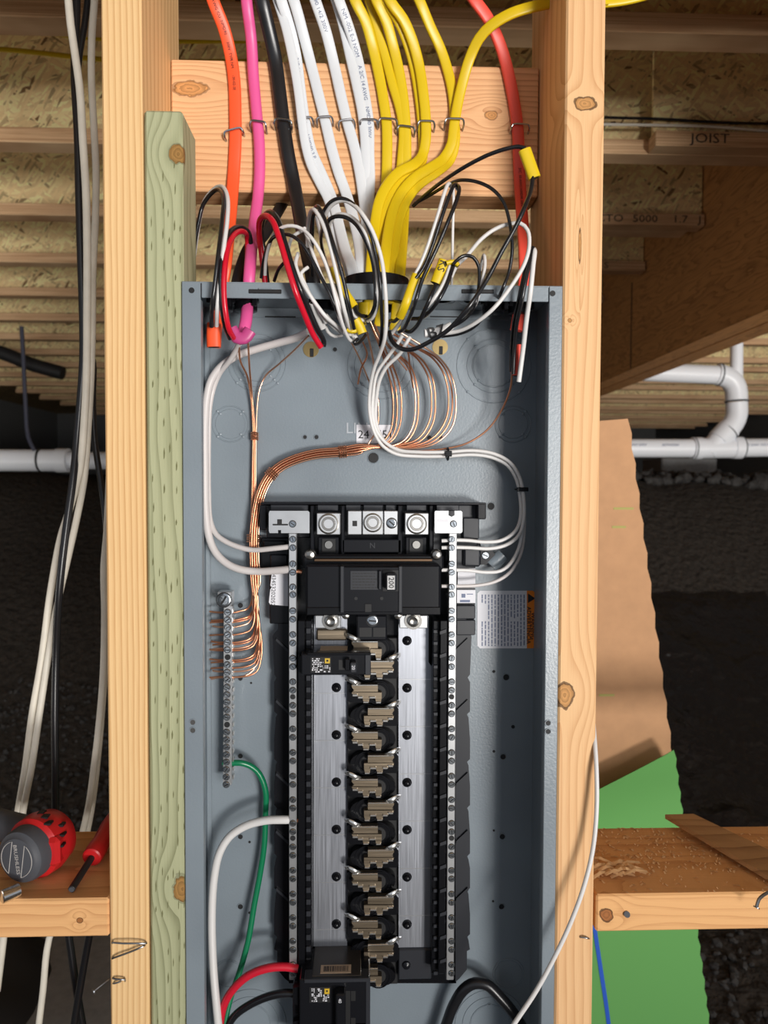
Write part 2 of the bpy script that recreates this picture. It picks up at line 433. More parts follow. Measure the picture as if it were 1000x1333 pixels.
def pp(pts, dep=None, step=.004):
    """pixel path: (x, y) or (x, y, depth); dep gives the depth where it is missing (number or function of y)"""
    o = []
    for p in pts:
        d = p[2] if len(p) > 2 else (dep(p[1]) if callable(dep) else dep)
        o.append(P(p[0], p[1], d))
    return smooth_path(o, step)
def text_mesh(body, size, bold=0.0):
    cu = bpy.data.curves.new('lettering', 'FONT'); cu.body = body; cu.size = size; cu.align_x = 'CENTER'; cu.align_y = 'CENTER'; cu.offset = bold*size; cu.resolution_u = 2
    o = bpy.data.objects.new('lettering', cu); COL.objects.link(o)
    dg = bpy.context.evaluated_depsgraph_get(); me = bpy.data.meshes.new_from_object(o.evaluated_get(dg))
    vs = [v.co.copy() for v in me.vertices]; fs = [tuple(p.vertices) for p in me.polygons]
    bpy.data.objects.remove(o); bpy.data.curves.remove(cu); bpy.data.meshes.remove(me)
    return vs, fs
def add_text(mb, body, size, origin, right, up, mat=None, bold=0.0, sx=1.0):
    vs, fs = text_mesh(body, size, bold); r = Vector(right).normalized(); u = Vector(up).normalized(); o = Vector(origin)
    mb.add([o + r*v.x*sx + u*v.y for v in vs], fs, mat); return mb
def path_text(mb, body, size, path, start, off_n, across=0.0, flip=False):
    """lettering that runs along a path on the side facing the viewer"""
    vs, fs = text_mesh(body, size)
    L = [0]
    for a, b in zip(path, path[1:]): L.append(L[-1]+(b-a).length)
    fr = frames(path, True); out = []
    x0 = min(v.x for v in vs)
    for v in vs:
        s = start+(v.x-x0); s = min(max(s, 0), L[-1]-1e-5)
        k = max(i for i in range(len(L)-1) if L[i] <= s) if s > 0 else 0
        t = (s-L[k])/max(L[k+1]-L[k], 1e-9)
        p = fr[k][0].lerp(fr[k+1][0], t); sd = fr[k][1]; up = fr[k][2]
        if up.y > 0: up = -up
        tg = (path[k+1]-path[k]).normalized()
        sd = up.cross(tg)
        out.append(p + sd*(v.y+across) + up*off_n)
    mb.add(out, fs); return mb
# ================================================================ the setting
def struct(mb, name, mat, **k): return mb.build(name, mat, kind='structure', **k)
ZC = CAM.z; YC = CAM.y
def D(d): return YC + d                       # distance from the camera -> world y
rnd = random.Random(3)
from mathutils import noise as mn
def ground_h(x, y):
    d = y-YC
    t = min(max((d-2.3)/2.6, 0), 1); t = t*t*(3-2*t)
    h = t*(1.40+.05*math.sin(x*1.3)) 
    h += .05*(mn.noise(Vector((x*1.6, y*1.6, 0)))) + .018*mn.noise(Vector((x*7, y*7, 3))) + .008*mn.noise(Vector((x*22, y*22, 3)))
    return h + .02
g = MB(); nx, ny = 170, 190
xs = [-5+10*i/nx for i in range(nx+1)]; ys = [-4.5 + 16.0*(j/ny)**1.15 for j in range(ny+1)]
g.add([(x, y, ground_h(x, y)) for y in ys for x in xs], [(j*(nx+1)+i, j*(nx+1)+i+1, (j+1)*(nx+1)+i+1, (j+1)*(nx+1)+i) for j in range(ny) for i in range(nx)])
struct(g, 'floor', M['dirt'])
g = MB().box((-5, -2.0, 2.55), (5, 11.5, 2.575)); struct(g, 'ceiling', M['osb_floor'])
g = MB().box((-5, 11.2, 0), (5, 11.4, 2.56), .01); struct(g, 'wall_back', M['concrete'])
g = MB().box((-5.15, -2.0, 0), (-4.98, 11.5, 2.56), .01); struct(g, 'wall_left', M['concrete'])
g = MB().box((4.98, -2.0, 0), (5.15, 11.5, 2.56), .01); struct(g, 'wall_right', M['concrete'])

# loose gravel: thousands of small stones nobody could count
g = MB()
ico = [(0, 0, -1), (.72, -.53, -.45), (-.28, -.85, -.45), (-.89, 0, -.45), (-.28, .85, -.45), (.72, .53, -.45), (.28, -.85, .45), (-.72, -.53, .45), (-.72, .53, .45), (.28, .85, .45), (.89, 0, .45), (0, 0, 1)]
icf = [(0, 1, 2), (1, 0, 5), (0, 2, 3), (0, 3, 4), (0, 4, 5), (1, 5, 10), (2, 1, 6), (3, 2, 7), (4, 3, 8), (5, 4, 9), (1, 10, 6), (2, 6, 7), (3, 7, 8), (4, 8, 9), (5, 9, 10), (6, 10, 11), (7, 6, 11), (8, 7, 11), (9, 8, 11), (10, 9, 11)]
def stone(mb, x, y, z, r, rr=rnd):
    q = Matrix.Rotation(rr.uniform(0, 6), 3, (rr.random(), rr.random(), rr.random()+.1))
    sx, sy, sz = r*rr.uniform(.7, 1.2), r*rr.uniform(.6, 1.1), r*rr.uniform(.45, .8)
    mb.add([Vector((x, y, z)) + q @ Vector((a*sx*rr.uniform(.8, 1.15), b*sy*rr.uniform(.8, 1.15), c*sz*rr.uniform(.8, 1.15))) for a, b, c in ico], icf)
for k in range(5200):
    if k % 2: x, y = rnd.uniform(.25, 2.2), rnd.uniform(.55, 2.3)
    else: x, y = rnd.uniform(-1.6, -.2), rnd.uniform(.45, 2.6)
    if x < -.5 and y < 1.4: continue
    stone(g, x, y, ground_h(x, y)+.002, rnd.uniform(.006, .02))
g.build('gravel', M['stone'], label='dark loose gravel strewn over the earth floor', cat='gravel', kind='stuff', smooth=0)
g = MB()
for k in range(420):
    x = rnd.uniform(.5, 4.2); y = D(4.75)+rnd.uniform(-.12, .15)
    stone(g, x, y, ground_h(x, y)+.02, rnd.uniform(.03, .07))
g.build('rubble', M['stone'], label='row of dark lumpy rubble along the top of the earth bank', cat='rubble', kind='stuff', smooth=0)

# ---------------------------------------------------------------- framing
xl, xr = P(137.5, 666, 0).x, P(189, 666, 0).x
t = MB().box((xl, 0, .06), (xr, .14, 2.034), .0018).build('wall_stud', M['stud_left'], label='tall pale vertical 2x6 stud left of the panel, straight grained', cat='stud')
xl2, xr2 = P(730, 666, 0).x, P(780, 666, 0).x
t = MB().box((xl2, 0, .06), (xr2, .14, 2.034), .0018).build('wall_stud', M['stud_right'], label='tall vertical 2x6 stud right of the panel with an oval dark-ringed knot near its top', cat='stud')
# treated furring strip with incised marks
fx0, fx1 = P(191.5, 666, 0).x, P(240.5, 666, 0).x; ztop = P(212, 143, 0).z
fr = thing('furring_strip', 'greenish pressure-treated lumber strip with incising marks beside the panel', 'lumber', ((fx0+fx1)/2, .027, .06))
MB().box((fx0, .0, .06), (fx1, .055, ztop), .0022).build('board', M['treated'], fr)
g = MB()
for c in range(6):
    x = fx0+.006+c*.0055; z = .7+rnd.uniform(0, .03)
    while z < ztop-.05:
        l = rnd.uniform(.006, .013); w = .0005+rnd.random()*.0004
        if rnd.random() < (.92 if c in (2, 4) else .5): xx = x+rnd.uniform(-.0008, .0008); g.add([(xx-w*.6, -.0003, z), (xx+w*.5, -.0003, z+l*.15), (xx+w, -.0003, z+l*.5), (xx+w*.3, -.0003, z+l), (xx-w*.8, -.0003, z+l*.6)], [(0, 1, 2, 3, 4)])
        z += l+rnd.uniform(.012, .024)
g.build('incising_mark', plain('incised_wood', srgb(112, 112, 76), .9), fr, kind='stuff')
# backing board between studs
bz0, bz1 = P(460, 252, .1).z, P(460, 82, .1).z
MB().box((xr+.001, .100, bz0), (xl2-.001, .139, bz1), .0015).build('backing_board', M['block_top'], label='wide orange-tinted board between the two studs that carries the stapled cables', cat='board')
# blockings
zt = P(60, 1171.5, 0).z; 
t = MB().box((-1.1, .001, zt-.038), (xl-.0012, .139, zt), .0018).build('wall_blocking', M['block_left'], label='flat 2x6 blocking left of the left stud, holding the red tool', cat='blocking')
zr = P(880, 1164, 0).z
t = MB().box((xr2+.003, .001, zr-.038), (1.2, .139, zr), .0018).build('wall_blocking', M['block_right'], label='flat 2x6 blocking right of the right stud, strewn with wood shavings', cat='blocking')
ZBL, ZBR = zt, zr
MB().box((-1.2, 0, .02), (1.3, .14, .059), .002).build('bottom_plate', M['stud_left'], label='horizontal bottom plate under the studs', cat='plate')
MB().box((-1.6, 0, 2.035), (1.13, .139, 2.1420), .002).build('shade_board', M['stud_left'], label='unseen board added under the plates to shade the nearest joist', cat='board')  # added out of view to keep low light off the nearest joist
MB().box((-1.6, 0, 2.1425), (1.13, .14, 2.1800), .002).build('top_plate', M['stud_left'], label='lower of the two plates lying across the stud tops', cat='plate')
MB().box((-1.6, 0, 2.1805), (1.13, .14, 2.2185), .002).build('top_plate', M['stud_left'], label='upper of the two plates lying across the stud tops', cat='plate')
# shavings on the right blocking
g = MB()
for k in range(420):
    x = xr2+.01+abs(rnd.gauss(.10, .07)); y = min(max(rnd.gauss(.075, .035), .004), .135)
    l = rnd.uniform(.0008, .0042); a = rnd.uniform(0, PI); u = Vector((math.cos(a), math.sin(a), 0))*l; w = Vector((-math.sin(a), math.cos(a), 0))*l*.3
    z = zr+.0004; p = Vector((x, y, z))
    g.add([p-u-w, p-w*.5+Vector((0, 0, .0009)), p+u-w, p+u+w, p+w+Vector((0, 0, .001)), p-u+w], [(0, 1, 4, 5), (1, 2, 3, 4)])
for k in range(26):
    x = xr2+rnd.uniform(.004, .045); y = rnd.uniform(.03, .06); a = rnd.uniform(-.5, .5)
    u = Vector((math.cos(a), math.sin(a), 0))*rnd.uniform(.008, .016); w = Vector((-math.sin(a), math.cos(a), .2))*.0018; p = Vector((x+.012, y, zr+.001+rnd.random()*.005))
    g.add([p-u-w, p-w+Vector((0, 0, .003)), p+u-w, p+u+w, p+w+Vector((0, 0, .0035)), p-u+w], [(0, 1, 4, 5), (1, 2, 3, 4)])
g.build('wood_shavings', M['shaving'], label='pale wood shavings and drill crumbs on the right blocking', cat='shavings', kind='stuff', smooth=0)
# thin offcut lying on it
pts = [tuple(Pz(px, py, zr+zz))[:2] for px, py, zz in ((866, 1062, .016), (903, 1061, .016), (1040, 1122, .010), (1040, 1166, .006))]
g = MB(); n = 4
g.add([(x, y, zr+.0006+(.012 if i < 2 else .002)) for i, (x, y) in enumerate(pts)] + [(x, y, zr+.0056+(.012 if i < 2 else .002)) for i, (x, y) in enumerate(pts)],
      [(3, 2, 1, 0), (4, 5, 6, 7)] + [(i, (i+1) % 4, (i+1) % 4+4, i+4) for i in range(4)])
g.build('wood_offcut', M['offcut'], label='thin grey-brown pointed strip of wood lying across the right blocking', cat='offcut')

# ---------------------------------------------------------------- floor joists overhead
HJ = ZC + .869; BX = 1.14; BB = ZC + .504     # joist underside, beam's left face, beam underside
ords = ['first', 'second', 'third', 'fourth', 'fifth', 'sixth', 'seventh', 'eighth', 'ninth', 'tenth', 'eleventh', 'twelfth', 'thirteenth', 'fourteenth', 'fifteenth', 'sixteenth', 'seventeenth', 'eighteenth', 'nineteenth']
def ijoist(x0, x1, y, label, group=None, text=None, wd=.058):
    """I-joist along x, front edge of its flanges at y"""
    zt = 2.549
    r = thing('floor_joist', label, 'joist', ((x0+x1)/2, y+.029, HJ), group)
    MB().box((x0, y, HJ), (x1, y+wd, HJ+.038), .0015).build('bottom_flange', M['lvl'], r)
    MB().box((x0, y, zt-.038), (x1, y+wd, zt), .0015).build('top_flange', M['lvl'], r)
    MB().box((x0, y+wd/2-.005, HJ+.0375), (x1, y+wd/2+.005, zt-.0375)).build('web', M['osb'], r)
    if text:
        g = MB()
        for s, x in text: add_text(g, s, .034, (x, y-.0004, HJ+.019), (1, 0, 0), (0, 0, 1), sx=1.25)
        g.build('lettering', M['ink'], r)
    return r
# exact front edges: (x0, x1)
dd = lambda k: 1.366+.488*k
for k in (-1, -2, -3):
    ijoist(-3.2, 3.2, D(dd(k)), '%s I-joist above or behind the camera' % ('first', 'second', 'third')[-k-1], 'floor joists overhead')
for k in range(19):
    y = D(dd(k))
    if k == 0:
        ijoist(-3.2, 3.2, y, 'I-joist nearest the camera, crossing the top of the picture', 'floor joists overhead')
        continue
    txt = None
    if k == 2: txt = [('CTO', .818), ('5000', .935), ('1.7', 1.052), ('J', 1.118)]
    if k == 3: txt = [('J O I S', .93)]
    ijoist(-3.2, BX-.005, y, '%s I-joist back from the camera, left of the dark beam' % ords[k], 'floor joists overhead', txt)
    ijoist(BX+.19, 4.8, y+(.062 if k % 2 else -.062), '%s I-joist back from the camera, right of the dark beam' % ords[k], 'floor joists beyond the beam')
ijoist(.745, BX-.005, D(dd(1))-.048, 'short I-joist with dotted JOIST lettering lapped in front at upper right', 'floor joists overhead', [('JOIST', .885)], .046)
ijoist(.45, BX-.035, D(dd(2))+.0585, 'short I-joist lapped behind the one printed 5000 1.7 J', 'floor joists overhead')
bm_ = thing('main_beam', 'deep brown laminated beam running away under the joists at right', 'beam', (BX+.08, 4, BB))
for k in range(2):
    MB().box((BX+k*.089, -.2, BB), (BX+.0875+k*.089, 7.6, 2.548), .003).build('ply', M['beam'], bm_)
MB().box((BX-.0008, D(2.98), BB+.004), (BX+.004, D(2.99), HJ-.003)).build('joint', M['pit'], bm_)
MB().box((BX+.02, 7.2, .9), (BX+.16, 7.34, BB-.002), .003).build('support_post', M['beam'], label='wooden post under the far end of the beam', cat='post')

# two yellow cables high in the first joist bay
for k, (dz, lab) in enumerate(((0, 'upper yellow cable running through the joist bay at upper left'), (-.05, 'lower yellow cable running through the joist bay at upper left'))):
    pts = [(-1.3, D(1.80), 2.455+dz), (-.9, D(1.79), 2.46+dz), (-.6, D(1.80), 2.445+dz), (-.25, D(1.80), 2.45+dz)]
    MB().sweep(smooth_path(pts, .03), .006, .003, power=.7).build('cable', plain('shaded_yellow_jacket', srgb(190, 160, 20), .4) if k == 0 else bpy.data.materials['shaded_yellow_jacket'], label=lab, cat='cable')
# thin cables strung across the second bay on the right
for mat, lab, pts in (('black', 'thin black cable strung across in front of the JOIST lettering', [(787, 153), (860, 155), (930, 159), (1003, 161), (1060, 160)]),
                      ('white_outer', 'thin white cable strung just below the black one at upper right', [(785, 162), (860, 163), (930, 165), (1003, 171), (1060, 174)])):
    MB().sweep(pp(pts, D(1.812), .03), .0036).build('strung_cable', M[mat], label=lab, cat='cable')

# ---------------------------------------------------------------- plastic drain pipes
def tube(mb, a, b, r, n=28): return mb.cyl(a, b, r, n=n)
pd = D(3.6)
def Q(x, y, d=0): return P(x, y, pd+d)
rp = .047
drn = thing('drain_pipe', 'white plastic drain line with wye and elbows at right under the beam', 'pipe', Q(900, 600))
MB().cyl(Q(788, 583.5), Q(903, 583.5), rp, n=32).build('pipe', M['pvc'], drn)
MB().cyl(Q(962, 583), Q(1150, 581), rp, n=32).build('pipe', M['pvc'], drn)
wy = MB().cyl(Q(901, 583.5), Q(965, 583), rp*1.1, n=32); wy.cyl(Q(901, 583.5), Q(913, 583.5), rp*1.2, n=32); wy.cyl(Q(954, 583), Q(966, 583), rp*1.2, n=32)
wy.cyl(Q(920, 588), Q(947, 560), rp*1.05, n=32)
wy.build('wye_fitting', M['pvc'], drn)
MB().cyl(Q(935, 573), Q(950, 557), rp*1.2, n=32).build('coupling', M['pvc'], drn)
MB().sweep(pp([(944, 563), (954, 552), (959, 540), (959, 524)], pd, .02), rp*1.12, n=28).build('elbow', M['pvc'], drn)
MB().sweep(pp([(959, 521), (958, 506), (951, 494), (938, 488), (933, 487)], pd, .02), rp*1.14, n=28).build('elbow', M['pvc'], drn)
MB().cyl(Q(838, 484), Q(937, 488), rp, n=32).build('pipe', M['pvc'], drn)
MB().cyl(Q(959, 500), Q(959, 430), rp*.66, n=24).build('riser', M['pvc'], drn)
j = MB()
for a, b in ((Q(902.5, 583.5), Q(903.8, 583.5)), (Q(965, 583), Q(966.3, 583)), (Q(959, 522), Q(959, 523.3)), (Q(936, 487.5), Q(937, 487.6)), (Q(947, 561.2), Q(948, 560.2))):
    c = (a+b)/2; dr = (b-a).normalized(); j.ring(c, rp*1.17, .0035, dr, n=32)
j.build('joint_line', M['pvc_joint'], drn)
j = MB()
path = [Q(800+i*4, 583.5) for i in range(60)]
for x, s in ((824, 'ABS-PVC DWV'), (868, 'ASTM D2665')):
    add_text(j, s, .016, Q(x, 580) + Vector((0, -rp-.0006, 0)), Q(1, 0)-Q(0, 0), (0, 0, 1))
add_text(j, 'PVC-DWV  SCH 40', .016, Q(980, 580)+Vector((0, -rp-.0006, 0)), Q(1, 0)-Q(0, 0), (0, 0, 1))
j.build('lettering', M['ink_grey'], drn)
pl = D(3.3)
dl = thing('drain_pipe', 'pale grey plastic drain pipe with a coupling at left behind the cables', 'pipe', P(40, 600, pl))
MB().cyl(P(-60, 599, pl), P(84, 599.5, pl), .050, n=32).build('pipe', M['pvc'], dl)
MB().cyl(P(80, 599.5, pl), P(240, 600, pl), .040, n=32).build('pipe', M['pvc'], dl)
g = MB().cyl(P(74, 599.5, pl), P(90, 599.5, pl), .055, n=32); g.build('coupling', M['pvc'], dl)
g = MB().ring(P(53, 599, pl), .051, .005, (1, 0, 0), n=32); g.build('hanger_strap', M['rubber'], dl)
MB().sweep(pp([(28, 425), (30, 460), (33, 520), (37, 570), (45, 586)], pl-.03, .05), .009).build('hanger_rod', plain('grey_hanger', srgb(60, 62, 78), .6), dl)
MB().sweep(pp([(-12, 455), (10, 462), (40, 474), (75, 484), (82, 486)], D(3.9), .05), .036, n=20).build('dark_pipe', M['rubber'], label='stubby black pipe slanting in the dark under the joists at left', cat='pipe')

# concrete block seen past the earth bank
MB().box((P(862, 600, D(5.6)).x, D(5.6), 1.0), (P(934, 600, D(5.6)).x, D(6.0), P(900, 596, D(5.6)).z), .01).build('concrete_footing', M['concrete'], label='grey concrete block showing behind the earth bank below the right pipe', cat='footing')
MB().box((-1.02, .75, .0), (-.52, 1.25, .19), .01).build('paving_slab', M['concrete'], label='grey concrete slab on the ground at bottom left', cat='slab')
for q in (0,):
    g = MB()
    N = 24; vs = []
    for j_ in range(N+1):
        for i_ in range(N+1):
            x = .66+i_/N*1.5; y = 1.72+j_/N*1.3
            e = min(i_, N-i_, j_, N-j_)/3; e = min(e, 1)
            vs.append((x, y, ground_h(x, y)+.045*e+.10*e*max(0, mn.noise(Vector((x*3.2, y*3.2, 9)))) + .03*e*mn.noise(Vector((x*9, y*9, 1)))))
    g.add(vs, [(j_*(N+1)+i_, j_*(N+1)+i_+1, (j_+1)*(N+1)+i_+1, (j_+1)*(N+1)+i_) for j_ in range(N) for i_ in range(N)])
    g.build('ground_sheet', M['plastic_sheet'], label='black crumpled plastic sheet over the ground at right', cat='plastic sheet')
# black bag-like bundle at the bottom left, below the blocking
g = MB()
N = 20; vs = []
for j_ in range(N+1):
    for i_ in range(N+1):
        x = -1.25+i_/N*.62; y = .55+j_/N*.7; u = math.sin(PI*i_/N)*math.sin(PI*j_/N)
        vs.append((x, y, ground_h(x, y)+.30*u**.6+.04*u*mn.noise(Vector((x*8, y*8, 4)))))
g.add(vs, [(j_*(N+1)+i_, j_*(N+1)+i_+1, (j_+1)*(N+1)+i_+1, (j_+1)*(N+1)+i_) for j_ in range(N) for i_ in range(N)])
g.build('black_bag', M['rubber'], label='dark rounded bag on the ground under the left blocking', cat='bag')

# ---------------------------------------------------------------- leaning cardboard and the green sheet over it
yb = D(1.25)
cb = thing('cardboard_sheet', 'brown corrugated cardboard sheet leaning behind the right stud', 'cardboard', P(830, 1333, yb))
g = MB()
xa = P(700, 800, yb).x
edge = []
for i in range(46):
    t = i/45; y = 545+(1420-545)*t; x = 818+(932-818)*t
    edge.append((x+(2.2 if i % 2 else -.6), y))
poly = [(700, 552), (780, 548)] + edge + [(700, 1420)]
g.pprism(poly, yb, yb+.006); g.build('board', M['cardboard'], cb)
g = MB()
for (x, y, w) in ((812, 662, 26), (806, 686, 18), (790, 905, 20)): g.pbox(x-w/2, y-1.5, x+w/2, y+1.5, yb-.0006, yb+.001)
g.build('green_smudge', plain('green_smudge', srgb(176, 170, 100), .8), cb)
# sheet: lies flat low down, then curls forward at its top edge
gs = thing('green_sheet', 'green painted sheet curling away from the cardboard behind the right blocking', 'sheet', P(840, 1333, yb-.01))
g = MB(); rows = []
NR = 40; NCc = 16
for j_ in range(NR+1):
    t = j_/NR; row = []
    for i_ in range(NCc+1):
        u = i_/NCc
        ytop = 1066-u*90                   # top edge slants up to the right
        py = ytop+(1420-ytop)*t
        px = 700+(868+(py-1000)*.128+ (1.2 if j_ % 2 else -1) - 700+13)*u if i_ == NCc else 700+(868+(py-1000)*.128-700+13)*u
        s = max(0, 1-(py-ytop)/62)
        dep = yb-.004-.055*s**1.6*(1-u*.2)
        row.append(P(px, py, dep))
    rows.append(row)
vs = [p for r in rows for p in r]; nn = NCc+1
vs2 = [p+Vector((0, -.0012, 0)) for p in vs]
fs = [(j_*nn+i_, j_*nn+i_+1, (j_+1)*nn+i_+1, (j_+1)*nn+i_) for j_ in range(NR) for i_ in range(NCc)]
g.add(vs2, fs); g.add(vs, [f[::-1] for f in fs]); g.build('paper', M['green_sheet'], gs)
g = MB(); path = pp([(773, 1200), (782, 1260), (791, 1320), (800, 1400)], yb-.0062, .02); g.sweep(path, .0042, .0003, n=6); g.build('blue_tape', M['blue_tape'], gs, label='strip of blue tape')
# ================================================================ the panel enclosure
YF, YB = -.004, .088                              # front flange plane, back sheet
ex0, ex1 = P(239.5, 850, YF).x, P(727, 850, YF).x
ez1 = P(480, 369, YF).z; ez0 = .55
lw = .0175                                       # flange width
en = thing('panel_enclosure', 'open grey steel electrical panel box between the studs', 'panel box', ((ex0+ex1)/2, YB, ez0))
T = .0015
MB().box((ex0, YB, ez0), (ex1, YB+T, ez1), .0005).build('back_sheet', M['paint'], en)
MB().box((ex0, YF+.001, ez0), (ex0+T, YB, ez1-.0003), .0004).build('side_wall', M['paint'], en)
MB().box((ex1-T, YF+.001, ez0), (ex1, YB, ez1-.0003), .0004).build('side_wall', M['paint'], en)
# top wall with a real opening for the bushing
HX0, HX1 = P(449, 366, .03).x, P(531, 366, .03).x; HY0, HY1 = .012, .070
g = MB()
for a, b in (((ex0, YF+.001), (HX0, YB)), ((HX1, YF+.001), (ex1, YB)), ((HX0, YF+.001), (HX1, HY0)), ((HX0, HY1), (HX1, YB))):
    g.box((a[0], a[1], ez1-T), (b[0], b[1], ez1))
g.build('top_wall', M['paint'], en)
MB().box((ex0, YF+.001, ez0), (ex1, YB, ez0+T), .0004).build('bottom_wall', M['paint'], en)
MB().box((ex0, YF, ez0), (ex0+lw, YF+T, ez1), .0006).build('front_flange', M['paint'], en)
MB().box((ex1-.0128, YF, ez0), (ex1, YF+T, ez1), .0006).build('front_flange', M['paint'], en)
MB().box((ex0+lw+.0008, YF+.0006, ez1-.0150), (ex1-.0134, YF+.002, ez1-.0006), .0005).build('front_flange', M['paint'], en)
# rolled returns behind the flanges
MB().box((ex0+lw-T, YF+T, ez0), (ex0+lw, YF+.010, ez1-.016), .0004).build('flange_return', M['paint'], en)
MB().box((ex1-.0128, YF+T, ez0), (ex1-.0128+T, YF+.010, ez1-.016), .0004).build('flange_return', M['paint'], en)
# shallow ledges pressed in along the sides of the back
bx = lambda px: P(px, 800, YB).x
MB().box((ex0+T, YB-.004, ez0+T), (ex0+.007, YB, ez1-.02), .001).build('corner_fold', M['paint'], en)
zc_ = P(500, 415, YB).z
MB().box((ex0+.02, YB-.0022, zc_-.0005), (ex1-.02, YB+.0002, zc_+.010), .0008).build('pressed_rib', M['paint'], en)
g = MB()
for a, b in ((345, 385), (455, 480), (560, 600)): g.pbox(a, 411.5, b, 413, YB-.0028, YB-.001)
g.build('slot', M['pit'], en, kind='stuff')
def hole(px, py, r_px, y, parent=en, name='screw_hole', rim=False, mat='pit'):
    c = P(px, py, y); r = r_px*.00085
    g = MB().cyl(c+Vector((0, -.0004, 0)), c+Vector((0, .0005, 0)), r, n=14)
    o = g.build(name, M[mat], parent, smooth=0)
    if rim: MB().ring(c+Vector((0, -.0003, 0)), r*1.12, .0005, n=16).build('hole_rim', M['paint'], parent)
    return o
for px, py in ((369, 571), (385, 571), (397, 569), (412, 569)):
    pass
for px, py, r in ((397, 569, 2.6), (412, 569, 2.8), (559, 570, 3), (574, 570, 2.8), (486, 596, 6.5), (639, 659, 4.5), (659, 881.5, 4), (643, 874, 2), (655, 985, 3.6), (643, 978, 1.8), (654, 1089, 3.6), (643, 1081, 1.5), (653, 1180, 3.6), (642, 1173, 1.5), (313, 984, 3.2), (313, 1089, 3.2), (325, 1096, 1.6), (313, 1180, 3.4), (325, 1188, 1.6), (313, 788, 3.4), (313, 883, 3), (327, 889, 1.4), (436, 455, 2.8), (585, 1319, 3), (637, 1309, 3), (668, 946, 2.4)):
    hole(px, py, r, YB, rim=r > 2.5)
for px, py in ((249.5, 378), (719.5, 382), ):
    hole(px, py, 3.2, YF)
for px, py in ((251, 940), (251, 950.5), (713.5, 941), (713.5, 952)):
    hole(px, py, 3.0, YF, rim=True, mat='steel' if px < 300 else 'pit')
# slots in the top lip
for px in (345, 622):
    c = P(px, 379, YF)
    MB().box((c.x-.0155, YF-.0002, c.z-.0022), (c.x+.0155, YF+.0008, c.z+.0018), .0005).build('lip_slot', M['pit'], en)
    MB().box((c.x-.006, YF-.0016, c.z+.0014), (c.x+.006, YF+.0004, c.z+.0026), .0004).build('slot_tongue', M['paint'], en)
# knockouts: concentric pressed rings with little bridges
def knockout(px, py, radii, axis=(0, 1, 0), y=YB, pos=None, bridges=True):
    c = P(px, py, y) if pos is None else Vector(pos)
    root = None; t = Vector(axis)
    for k, r in enumerate(radii):
        g = MB().ring(c, r, .0008, axis, n=40, k=6)
        if root is None: root = g.build('knockout', M['paint'], en)
        else: g.build('knockout_ring', M['paint'], root)
        if k == 0:
            MB().cyl(c, c-t*.0006 if axis[1] else c+t*.0006, radii[-1]*.97, n=40).build('slug', M['paint'], root)
    if bridges:
        u = t.orthogonal().normalized(); w = t.cross(u)
        for k, r in enumerate(radii[:3]):
            for q in range(4):
                a = PI/2*q + .0; p = c+(u*math.cos(a)+w*math.sin(a))*r
                MB().lathe(p-t*.0014, t, [(0, .0006), (.0006, .0016), (.0016, .0018)], n=10).build('bridge_tab', M['paint'], root)
    return root
r_ = lambda px: px*.000855
knockout(300, 552, [r_(22.5), r_(18)])
knockout(668, 552, [r_(23), r_(18)])
knockout(643, 476, [r_(47), r_(34), r_(27)])
knockout(496, 476, [r_(42), r_(33), r_(24)])
knockout(335, 472, [r_(36), r_(30), r_(23)])
knockout(297, 1267, [r_(18), r_(16)], bridges=False)
knockout(662, 1267, [r_(20), r_(17)], bridges=False)
knockout(326, 1333, [r_(46), r_(36), r_(26)], bridges=False)
knockout(638, 1333, [r_(46), r_(36), r_(26)], bridges=False)
for px, r in ((300, .015), (575, .015), (617, .015), (655, .013)):
    knockout(0, 0, [r, r*.72], (0, 0, 1), pos=(P(px, 395, .045).x, .048, ez1-T), bridges=False)
# keyholes with brass coloured clips
for px, py in ((405, 455), (573, 452)):
    c = P(px, py, YB)
    MB().cyl(c+Vector((0, -.0008, 0)), c+Vector((0, .0002, 0)), .0085, n=22).build('mounting_clip', plain('brass_plating', (.42, .31, .14), .35, .9), en, label='brass coloured clip')
    MB().box(c+Vector((-.0012, -.0014, -.008)), c+Vector((.0028, -.0004, .001)), .0004).build('keyhole_slot', M['pit'], en)
# embossed lettering and stickers on the back sheet
g = MB(); add_text(g, 'LINE', .0165, P(470, 558, YB-.0007), (1, 0, 0), (0, 0, 1)); g.build('embossed_lettering', plain('worn_emboss', srgb(176, 182, 188), .4), en)
def decal(x0, y0, x1, y1, y, mat, parent, name='label', th=.0003, r=0):
    return MB().pbox(x0, y0, x1, y1, y-th, y, .00005, None).build(name, M[mat], parent)
l1 = decal(464, 553, 511, 577, YB-.0006, 'label', en, 'number_sticker')
g = MB(); add_text(g, '24', .0125, P(473.5, 566, YB-.0012), (1, 0, 0), (0, 0, 1)); add_text(g, '451', .0125, P(501, 566, YB-.0012), (1, 0, 0), (0, 0, 1)); g.build('lettering', M['ink'], l1)
